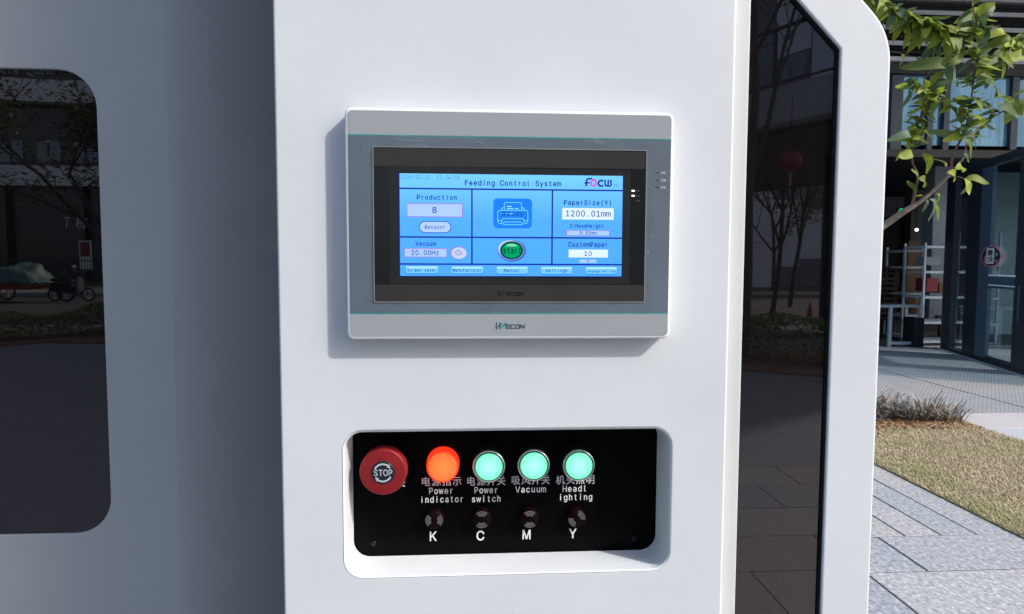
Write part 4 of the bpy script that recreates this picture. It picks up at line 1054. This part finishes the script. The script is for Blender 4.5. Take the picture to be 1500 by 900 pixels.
ccx = at(1366, 480, yr+1.3)
plate(rr(ccx.x-.17, .45, ccx.x+.17, .98, .13, 6), [], ccx.y, ccx.y+.05, .01, 'backrest', M['gasket'], cbx)
MB().box((ccx.x-.2, ccx.y-.4, .40), (ccx.x+.2, ccx.y, .45)).build('seat', M['gasket'], cbx)
MB().tube([(ccx.x, ccx.y-.2, .02), (ccx.x, ccx.y-.2, .4)], .03, 8).box((ccx.x-.2, ccx.y-.22, 0), (ccx.x+.2, ccx.y-.18, .03)).box((ccx.x-.02, ccx.y-.4, 0.001), (ccx.x+.02, ccx.y, .029)).build('base', M['gasket'], cbx)
# =================================================================== ACROSS THE PLAZA (behind the camera, seen in the black glass)
EDGE = [(-22, -10.2), (-12, -9.9), (-8.2, -9.9), (-7.3, -11.0), (-2, -10.2), (3.5, -8.35), (4.6, -7.6), (9, -5.0)]
def edge_y(x):
    for (a, b), (c, d_) in zip(EDGE, EDGE[1:]):
        if a <= x <= c: return b + (d_-b)*(x-a)/(c-a)
    return EDGE[-1][1] if x > 0 else EDGE[0][1]
m = MB()
for (a, b), (c, d_) in zip(EDGE, EDGE[1:]): m.add([(a, b-3.2, .012), (c, d_-3.2, .012), (c, d_, .012), (a, b, .012)], [(0,1,2,3)])
m.build('planting_bed', M['soil'], kind='structure')
MB().add([(-80, -27, -.02), (60, -27, -.02), (60, -14.8, -.02), (-80, -14.8, -.02)], [(0,1,2,3)]).build('road', M['asphalt'], kind='structure')
MB().box((-80, -30, -.02), (60, -27.01, .10)).build('far_pavement', M['concrete'], kind='structure')
MB().add([(-80, -44, -.015), (60, -44, -.015), (60, -30.01, -.015), (-80, -30.01, -.015)], [(0,1,2,3)]).build('far_lawn', simple('far_green_lawn', (.07, .11, .03), .9), kind='structure')
def leafstuff(name, cs):
    g, a, n = mk_blade(name, cs); b = g.bsdf(a, .5); tl = g.n('ShaderNodeBsdfTranslucent'); g.l(a, tl.inputs[0])
    mx = g.n('ShaderNodeMixShader'); mx.inputs[0].default_value = .25; g.l(b.outputs[0], mx.inputs[1]); g.l(tl.outputs[0], mx.inputs[2]); return g.fin(mx)
M['hedge'] = leafstuff('hedge_leaves', [(.08, .16, .025), (.17, .27, .045), (.26, .34, .06), (.06, .11, .02)])
M['crown'] = leafstuff('crown_leaves', [(.05, .09, .02), (.10, .14, .03), (.15, .13, .04), (.04, .06, .02)])
M['tbark'] = bark('dark_bark', (.07, .055, .045))
def leafquad(m, p, s_):
    a = rnd(0, 6.28); t = rnd(-1, 1); u = Vector((math.cos(a), math.sin(a), t*.6)).normalized()*s_; v = u.cross(Vector((rnd(-1, 1), rnd(-1, 1), 1))).normalized()*s_*.38
    m.add([p-u, p+v, p+u, p-v], [(0,1,2,3)])
hd = MB()
for i in range(46000):
    x = rnd(-16, 9); y = edge_y(x) - 1.0 - rnd(0, 1.0); hh = .50 + .10*math.sin(x*1.7) + .06*math.sin(x*4.3)
    z = hh*(1-rnd(0, 1)**2.2); leafquad(hd, Vector((x, y, z+.02)), rnd(.028, .055))
hd.build('hedge_leaves', M['hedge'], kind='stuff', label='low bright green hedge along the planting bed, mirrored in the black glass', cat='hedge')

def tree_thing(x, y, H, crown, label, r=.07, lean=(0, 0), nleaf=0, lsize=.06, cz=.5, seed=1, depth=4, sp=.75):
    rs_ = random.Random(seed); e = empty('street_tree', (x, y, 0)); tag(e, label, 'tree', None)
    tm = MB(); lm_ = MB(); tips = []
    def grow(p, d, L, rad, lev):
        pts = [p]; q = p.copy(); dd_ = d.copy()
        n = 4
        for i in range(n):
            dd_ = (dd_ + Vector((rs_.uniform(-1, 1), rs_.uniform(-1, 1), rs_.uniform(-.3, .6)))*.10).normalized(); q = q + dd_*(L/n); pts.append(q.copy())
        tm.tube(pts, [rad*(1-.45*i/n) for i in range(n+1)], 8 if lev == 0 else 5, cap=False)
        if lev >= depth: tips.extend(pts[1:]); return
        for k in range(3 if lev else 5):
            b = pts[rs_.randint(2, n)]; a = rs_.uniform(0, 6.28)
            nd = (dd_*rs_.uniform(.5, 1.0) + Vector((math.cos(a), math.sin(a), rs_.uniform(.0, .6)))*sp).normalized()
            grow(b, nd, L*rs_.uniform(.5, .72), rad*.5, lev+1)
        tips.extend(pts[2:])
    grow(Vector((x, y, 0)), Vector((lean[0], lean[1], 1)).normalized(), H*cz, r, 0)
    tm.build('trunk', M['tbark'], e)
    if nleaf:
        up = [t for t in tips if t.z > H*.25]
        for i in range(nleaf):
            t = rs_.choice(up); leafquad(lm_, t + Vector((rnd(-1, 1), rnd(-1, 1), rnd(-1, .8)))*crown, rnd(.6, 1.2)*lsize)
        lm_.build('crown', M['crown'], e, kind='stuff')
    return e
tree_thing(-6.3, -12.0, 7.2, .35, 'leafy tree in the planting bed nearest the left window', .10, (-.12, 0), 5200, .07, .42, 11)
tree_thing(-17.5, -16.0, 8.5, .6, 'dense leafy tree on the far left by the road', .15, (0, 0), 9000, .11, .42, 12)
tree_thing(-13.0, -31.5, 8, .6, 'round leafy tree on the lawn in front of the banded building', .14, (0, 0), 5000, .13, .42, 13)
tree_thing(4.15, -9.35, 10, .2, 'slender bare tree closest to the hedge beneath the balcony', .085, (.07, .0), 260, .06, .52, 21, 5, .32)
tree_thing(3.55, -10.1, 9, .2, 'slender bare tree with two prop poles beside the hedge', .07, (.04, .02), 260, .06, .5, 22, 5, .32)
tree_thing(7.6, -16.0, 8, .4, 'thin tree beside the road with sparse dark leaves', .07, (.02, 0), 900, .07, .45, 23, sp=.32)
tree_thing(10.5, -21.0, 9, .4, 'tall thin roadside tree in front of the pale far building', .08, (.02, 0), 1500, .08, .45, 24, sp=.32)
tree_thing(14.5, -31.0, 9, .5, 'bushy tree at the foot of the pale far building', .10, (0, 0), 3500, .11, .42, 25)
for k, (ox, oy) in enumerate(((.55, .25), (-.5, .3))):
    o = MB().tube([(3.55, -10.1, 1.7), (3.55+ox, -10.1+oy, 0)], .022, 7).build('prop_pole', M['tbark'])
    tag(o, ['wooden pole propping the slender tree from the right', 'wooden pole propping the slender tree from the left'][k], 'pole', 'poles propping the slender tree')

# panelled facades
M['fwhite'] = simple('white_cladding', (.82, .82, .84), .6); M['fgrey'] = simple('mid_grey_cladding', (.19, .20, .22), .6); M['fdark'] = simple('dark_soffit', (.05, .05, .055), .7)
M['fglass'] = simple('blue_facade_glass', (.06, .10, .16), .08, ior=1.9); M['frail'] = simple('dark_railing', (.02, .02, .022), .5); M['slab'] = simple('pale_concrete_edge', (.42, .42, .45), .7)
PM = {}
def panels(parent, P0, u, nrm, s0, s1, z0, z1, cw=.75, hh=1.5, seed=3, th=.12):
    rs_ = random.Random(seed); s = s0; k = 0
    while s < s1:
        z = z0 - (hh*.5 if k % 2 else 0) - rs_.uniform(0, .3)
        while z < z1:
            h = hh*rs_.choice((.6, .9, 1.2)); kind = rs_.choice(('fwhite', 'fwhite', 'fwhite', 'fgrey', 'fgrey', 'fglass'))
            zz = max(z, z0); ztop = min(z+h, z1)
            if ztop-zz > .1:
                key = kind
                if key not in PM: PM[key] = MB().box((0, 0, 0), (1, 1, 1)).mesh('wall_panel', M[kind])
                o = link('wall_panel' if kind != 'fglass' else 'window', PM[key]); o.parent = parent; o.matrix_parent_inverse = pmat(parent).inverted()
                p = P0 + u*s; dep = th if kind != 'fglass' else th*.4
                o.matrix_basis = Matrix(((u.x*(cw-.03), -nrm.x*-dep, 0, p.x), (u.y*(cw-.03), nrm.y*dep, 0, p.y), (0, 0, ztop-zz-.03, zz), (0, 0, 0, 1)))
            z += h
        s += cw; k += 1
P0 = Vector((5.4, -10.1, 0)); u = Vector((-.44, -.9, 0)).normalized(); nrm = Vector((-.9, .44, 0)).normalized()
nb = empty('panelled_building', (P0.x+1.5, P0.y-4, 0)); tag(nb, 'building with staggered white and grey panels above a railed balcony', 'building')
B0 = P0 - nrm*1.6                      # facade set back behind the railing
zs0, zs1 = 3.75, 4.35
panels(nb, B0, u, nrm, -1.3, 15, zs1, 13, .8, 1.6, 3)
A_ = B0 + u*-1.4; MB().obox(Vector((A_.x, A_.y, 4.36)) - nrm*.02, u*16.6, -nrm*6, Vector((0, 0, 8.8))).build('upper_block', M['fgrey'], nb)
A_ = P0 + u*-.9; MB().obox(Vector((A_.x, A_.y, zs0)), u*17, -nrm*8, Vector((0, 0, zs1-zs0))).build('balcony_slab', M['slab'], nb)
MB().obox(Vector((A_.x, A_.y, zs0-.12))-nrm*.4+u*.4, u*16, -nrm*7.4, Vector((0, 0, .115))).build('soffit', M['fdark'], nb)
for zz, th_ in ((5.30, .05), (4.42, .03)):
    q = P0 + u*-.85 - nrm*.06; MB().obox(Vector((q.x, q.y, zz)), u*16.5, -nrm*.05, Vector((0, 0, th_))).build('rail', M['frail'], nb)
M['rglass'] = mk_pane('balustrade_glass', (.92, .94, .96), .6, .03)
for k in range(11):
    q = P0 + u*(-.85+1.55*k) - nrm*.06; MB().obox(Vector((q.x, q.y, 4.35)), u*.05, -nrm*.05, Vector((0, 0, .95))).build('railing_post', M['frail'], nb)
    q = q + u*.06; MB().obox(Vector((q.x, q.y, 4.46)) - nrm*.02, u*1.46, -nrm*.012, Vector((0, 0, .83))).build('railing_pane', M['rglass'], nb)
for s in (1.5, 8, 14): q = P0 + u*s - nrm*3.2; MB().obox(Vector((q.x, q.y, 0)), u*.5, -nrm*.5, Vector((0, 0, zs0-.121))).build('column', M['fdark'], nb)
# lantern under the balcony
q = mir(at(1158, 236, dd(9.6))); ln = empty('red_lantern', (q.x, q.y, q.z)); tag(ln, 'round red lantern hanging below the balcony slab', 'lantern')
MB().lathez(q, [(.04, -.14), (.10, -.12), (.145, -.05), (.155, 0), (.145, .05), (.10, .12), (.04, .14)], 20).build('shade', simple('red_silk', (.22, .006, .010), .6), ln)
MB().lathez(q, [(.045, -.16), (.045, -.15), (.0001, -.15)], 10).tube([q+Vector((0, 0, -.16)), q+Vector((0, 0, -.36))], .012, 6).build('tassel', simple('gold_tassel', (.5, .3, .05), .5), ln)
MB().tube([q+Vector((0, 0, .15)), Vector((q.x, q.y, zs0+.02))], .006, 5).build('cord', M['frail'], ln)
# far pale building
fb = empty('far_panelled_building', (18, -40, 0)); tag(fb, 'large pale building beyond the road with staggered panels and dark windows', 'building')
panels(fb, Vector((9.5, -38, 0)), Vector((1, 0, 0)), Vector((0, 1, 0)), 0, 26, .0, 16, 1.6, 3.2, 5, .3)
MB().box((9.4, -50, 0), (35.6, -38.05, 16.2)).build('block', M['fgrey'], fb)
# cones on the road
for k, (px, py) in enumerate(((1133, 460), (1186, 466))):
    g0 = mir(gr(px, py)); e = empty('traffic_cone', (g0.x, g0.y, 0)); tag(e, ['orange traffic cone on the road farther from the leaning trunk', 'orange traffic cone on the road right of the trunk'][k], 'cone', 'traffic cones on the road')
    MB().lathez((g0.x, g0.y, 0), [(.10, .03), (.075, .14), (.05, .28), (.02, .42), (.0001, .43)], 14).build('cone_body', simple('orange_plastic', (.5, .07, .03), .5), e)
    MB().box((g0.x-.13, g0.y-.13, 0), (g0.x+.13, g0.y+.13, .03)).build('base', M['gasket'], e)
# banded building on the left
lb = empty('banded_building', (-32, -50, 0)); tag(lb, 'dark building with broad white floor bands mirrored in the left window', 'building')
XA, XB, YF = -75.0, -6.0, -46.0
M['bwhite'] = simple('white_fascia', (.80, .80, .80), .6)
M['bdark'] = simple('dark_curtain_wall', (.03, .028, .027), .25, ior=1.6)
MB().box((XA, YF-12, 0), (XB, YF-.8, 24)).build('block', M['bdark'], lb)
def band(z0, z1, bulge):
    m = MB(); n = 24; P = []
    for i in range(n+1):
        x = XA + (XB-XA)*i/n; P.append((x, YF + bulge*max(0, (-26-x)/20)**1.5))
    for (a, b), (c, d_) in zip(P, P[1:]):
        m.add([(a, b, z0), (c, d_, z0), (c, YF-.7, z0), (a, YF-.7, z0), (a, b, z1), (c, d_, z1), (c, YF-.7, z1), (a, YF-.7, z1)], [(4,5,6,7), (3,2,1,0), (0,1,5,4)])
    m.build('floor_band', M['bwhite'], lb)
band(6.3, 7.6, 1.2); band(11.7, 13.1, 6); band(17.6, 19, 3)
for k, (z0, z1) in enumerate(((7.9, 9.3), (13.6, 15.2))):
    for i in range(26):
        x = XA+8+i*2.4; 
        f = MB().box((x, YF-.8, z0), (x+1.5, YF-.72, z1)).build('window', M['fglass'], lb)
        MB().box((x+.7, YF-.72, z0), (x+.78, YF-.68, z1)).build('mullion', M['frail'], f)
for i in range(14): MB().box((XA+4+i*5, YF-.79, 0), (XA+4.5+i*5, YF-.3, 6.29)).build('column', M['bdark'], lb)
# painted sign characters on the ground floor (building number)
m = MB(); Yt = YF-.25
q = mir(at(36, 325, dd(46.4)), .3); m2 = MB()
text_mesh(m2, '7', -.35, .35, -.45, .95, 0, kind=CJK); text_mesh(m2, '栋', .5, 1.4, -.4, .8, 0, kind=CJK)
m.add([(q.x+2.0-v[0]-0.0, Yt, q.z+v[2]) for v in [(-a, b, c) for a, b, c in m2.v]], m2.f)
m.build('sign_lettering', M['bwhite'], lb)
# fence
fc = empty('railing_fence', (-24, -38, 0)); tag(fc, 'dark vertical bar fence between the lawn and the banded building', 'fence')
for z in (.2, 1.35): MB().box((-48, -38.03, z), (-10, -37.98, z+.05)).build('rail', M['frail'], fc)
bm_ = MB()
for i in range(240): bm_.box((-48+i*.158, -38.02, .05), (-48+i*.158+.025, -37.99, 1.5))
bm_.build('fence_bars', M['frail'], fc, kind='stuff')
# notice board
q0 = mir(at(115, 353, dd(41)), .3); q1 = mir(at(134, 395, dd(41)), .3); xa, xb = sorted((q0.x, q1.x)); za, zb_ = sorted((q0.z, q1.z)); zmid = za+.62*(zb_-za)*.65
nbd = empty('notice_board', ((xa+xb)/2, -37, 0)); tag(nbd, 'upright notice board with dark red poster in a white frame by the fence', 'sign')
MB().box((xa, q0.y, zmid), (xb, q0.y+.06, zb_)).build('frame', M['bwhite'], nbd)
MB().box((xa+.07, q0.y+.061, zmid+.07), (xb-.07, q0.y+.08, zb_-.07)).build('poster', simple('dark_red_poster', (.22, .02, .03), .5), nbd)
MB().box((xa, q0.y, za), (xb, q0.y+.05, zmid-.01)).build('lower_panel', M['bwhite'], nbd)
for x in (xa-.0, xb-.06): MB().box((x, q0.y-.06, 0), (x+.06, q0.y-.001, zb_)).build('leg', M['frail'], nbd)
# covered cargo tricycle and scooter parked on the road
cx0 = mir(gr(20, 442), .3); cxx, cyy = cx0.x, cx0.y
tr_ = empty('cargo_tricycle', (cxx, cyy, 0)); tag(tr_, 'red cargo tricycle heaped under a crumpled green tarpaulin', 'tricycle')
MB().box((cxx-1.6, cyy-.6, .42), (cxx+.9, cyy+.6, .78)).build('cargo_bed', simple('dull_red_paint', (.22, .025, .02), .4), tr_)
def wheel(c, r, ax, parent):
    m = MB(); P = [Vector(c)+Vector((math.cos(t)*r, 0, math.sin(t)*r)) for t in [2*math.pi*k/20 for k in range(21)]]
    m.tube(P, r*.16, 8, cap=False); m.build('wheel', M['gasket'], parent)
    m = MB()
    for k in range(8): t = math.pi*k/8; m.tube([Vector(c)+Vector((math.cos(t)*r, 0, math.sin(t)*r)), Vector(c)-Vector((math.cos(t)*r, 0, math.sin(t)*r))], .006, 4)
    m.build('spokes', M['ring_metal'], parent)
for x, y in ((cxx-.7, cyy+.68), (cxx-.7, cyy-.68), (cxx+1.7, cyy)): wheel((x, y, .30), .27, 0, tr_)
MB().tube([(cxx+.9, cyy, .5), (cxx+1.4, cyy, .55), (cxx+1.6, cyy, .95), (cxx+1.75, cyy, .3)], .03, 8).tube([(cxx+1.55, cyy-.3, 1.05), (cxx+1.6, cyy, .95), (cxx+1.55, cyy+.3, 1.05)], .015, 6).build('front_frame', M['gasket'], tr_)
m = MB(); nx, ny = 30, 16; rs_ = random.Random(5)
for i in range(nx+1):
    for j in range(ny+1):
        a = i/nx; b = j/ny; ed = min(a, 1-a, b, 1-b)*6; hgt = min(1, ed)
        z = .66 + hgt*(.42+.16*math.sin(a*9+b*3)+.10*math.sin(b*11+a*5)) + rs_.uniform(-.04, .04)
        m.v.append((cxx-1.75+a*2.9+rs_.uniform(-.03, .03), cyy-.72+b*1.44, z))
for i in range(nx):
    for j in range(ny): k = i*(ny+1)+j; m.f.append((k, k+ny+1, k+ny+2, k+1)); m.sm.append(True)
tp_ = m.build('tarpaulin', simple('green_tarpaulin', (.07, .16, .14), .5, var=.3, sc=3)); tag(tp_, 'crumpled blue-green tarpaulin heaped over the cargo tricycle', 'tarpaulin')
sc0 = mir(gr(103, 442), .3); sx_, sy_ = sc0.x, sc0.y
sct = empty('motor_scooter', (sx_, sy_, 0)); tag(sct, 'black motor scooter parked beside the covered tricycle', 'scooter')
for x in (-.55, .55): wheel((sx_+x, sy_, .24), .21, 0, sct)
plate(roundpoly([(sx_-.65, .35), (sx_+.1, .28), (sx_+.15, .5), (sx_-.6, .68)], [.08, .05, .08, .08], 5), [], sy_-.14, sy_+.14, .04, 'body', M['gasket'], sct)
plate(roundpoly([(sx_-.6, .69), (sx_+.08, .66), (sx_+.05, .76), (sx_-.58, .80)], [.03]*4, 4), [], sy_-.13, sy_+.13, .03, 'saddle', M['gasket'], sct)
MB().obox(Vector((sx_+.28, sy_-.17, .30)), Vector((.04, 0, 0)), Vector((0, .34, 0)), Vector((-.02, 0, .55))).box((sx_+.1, sy_-.13, .26), (sx_+.32, sy_+.13, .31)).build('leg_shield', M['bframe2'], sct)
MB().tube([(sx_+.55, sy_, .24), (sx_+.38, sy_, .85), (sx_+.34, sy_, 1.02)], .028, 8).tube([(sx_+.28, sy_-.32, 1.05), (sx_+.36, sy_, 1.0), (sx_+.28, sy_+.32, 1.05)], .014, 6).build('handlebar', M['gasket'], sct)
MB().lathe((sx_+.3, sy_+.33, 1.2), [(.001, -.01), (.06, -.005), (.06, .012), (.0001, .014)], 14).tube([(sx_+.3, sy_+.33, 1.05), (sx_+.3, sy_+.33, 1.2)], .006, 5).build('mirror', M['ring_metal'], sct)
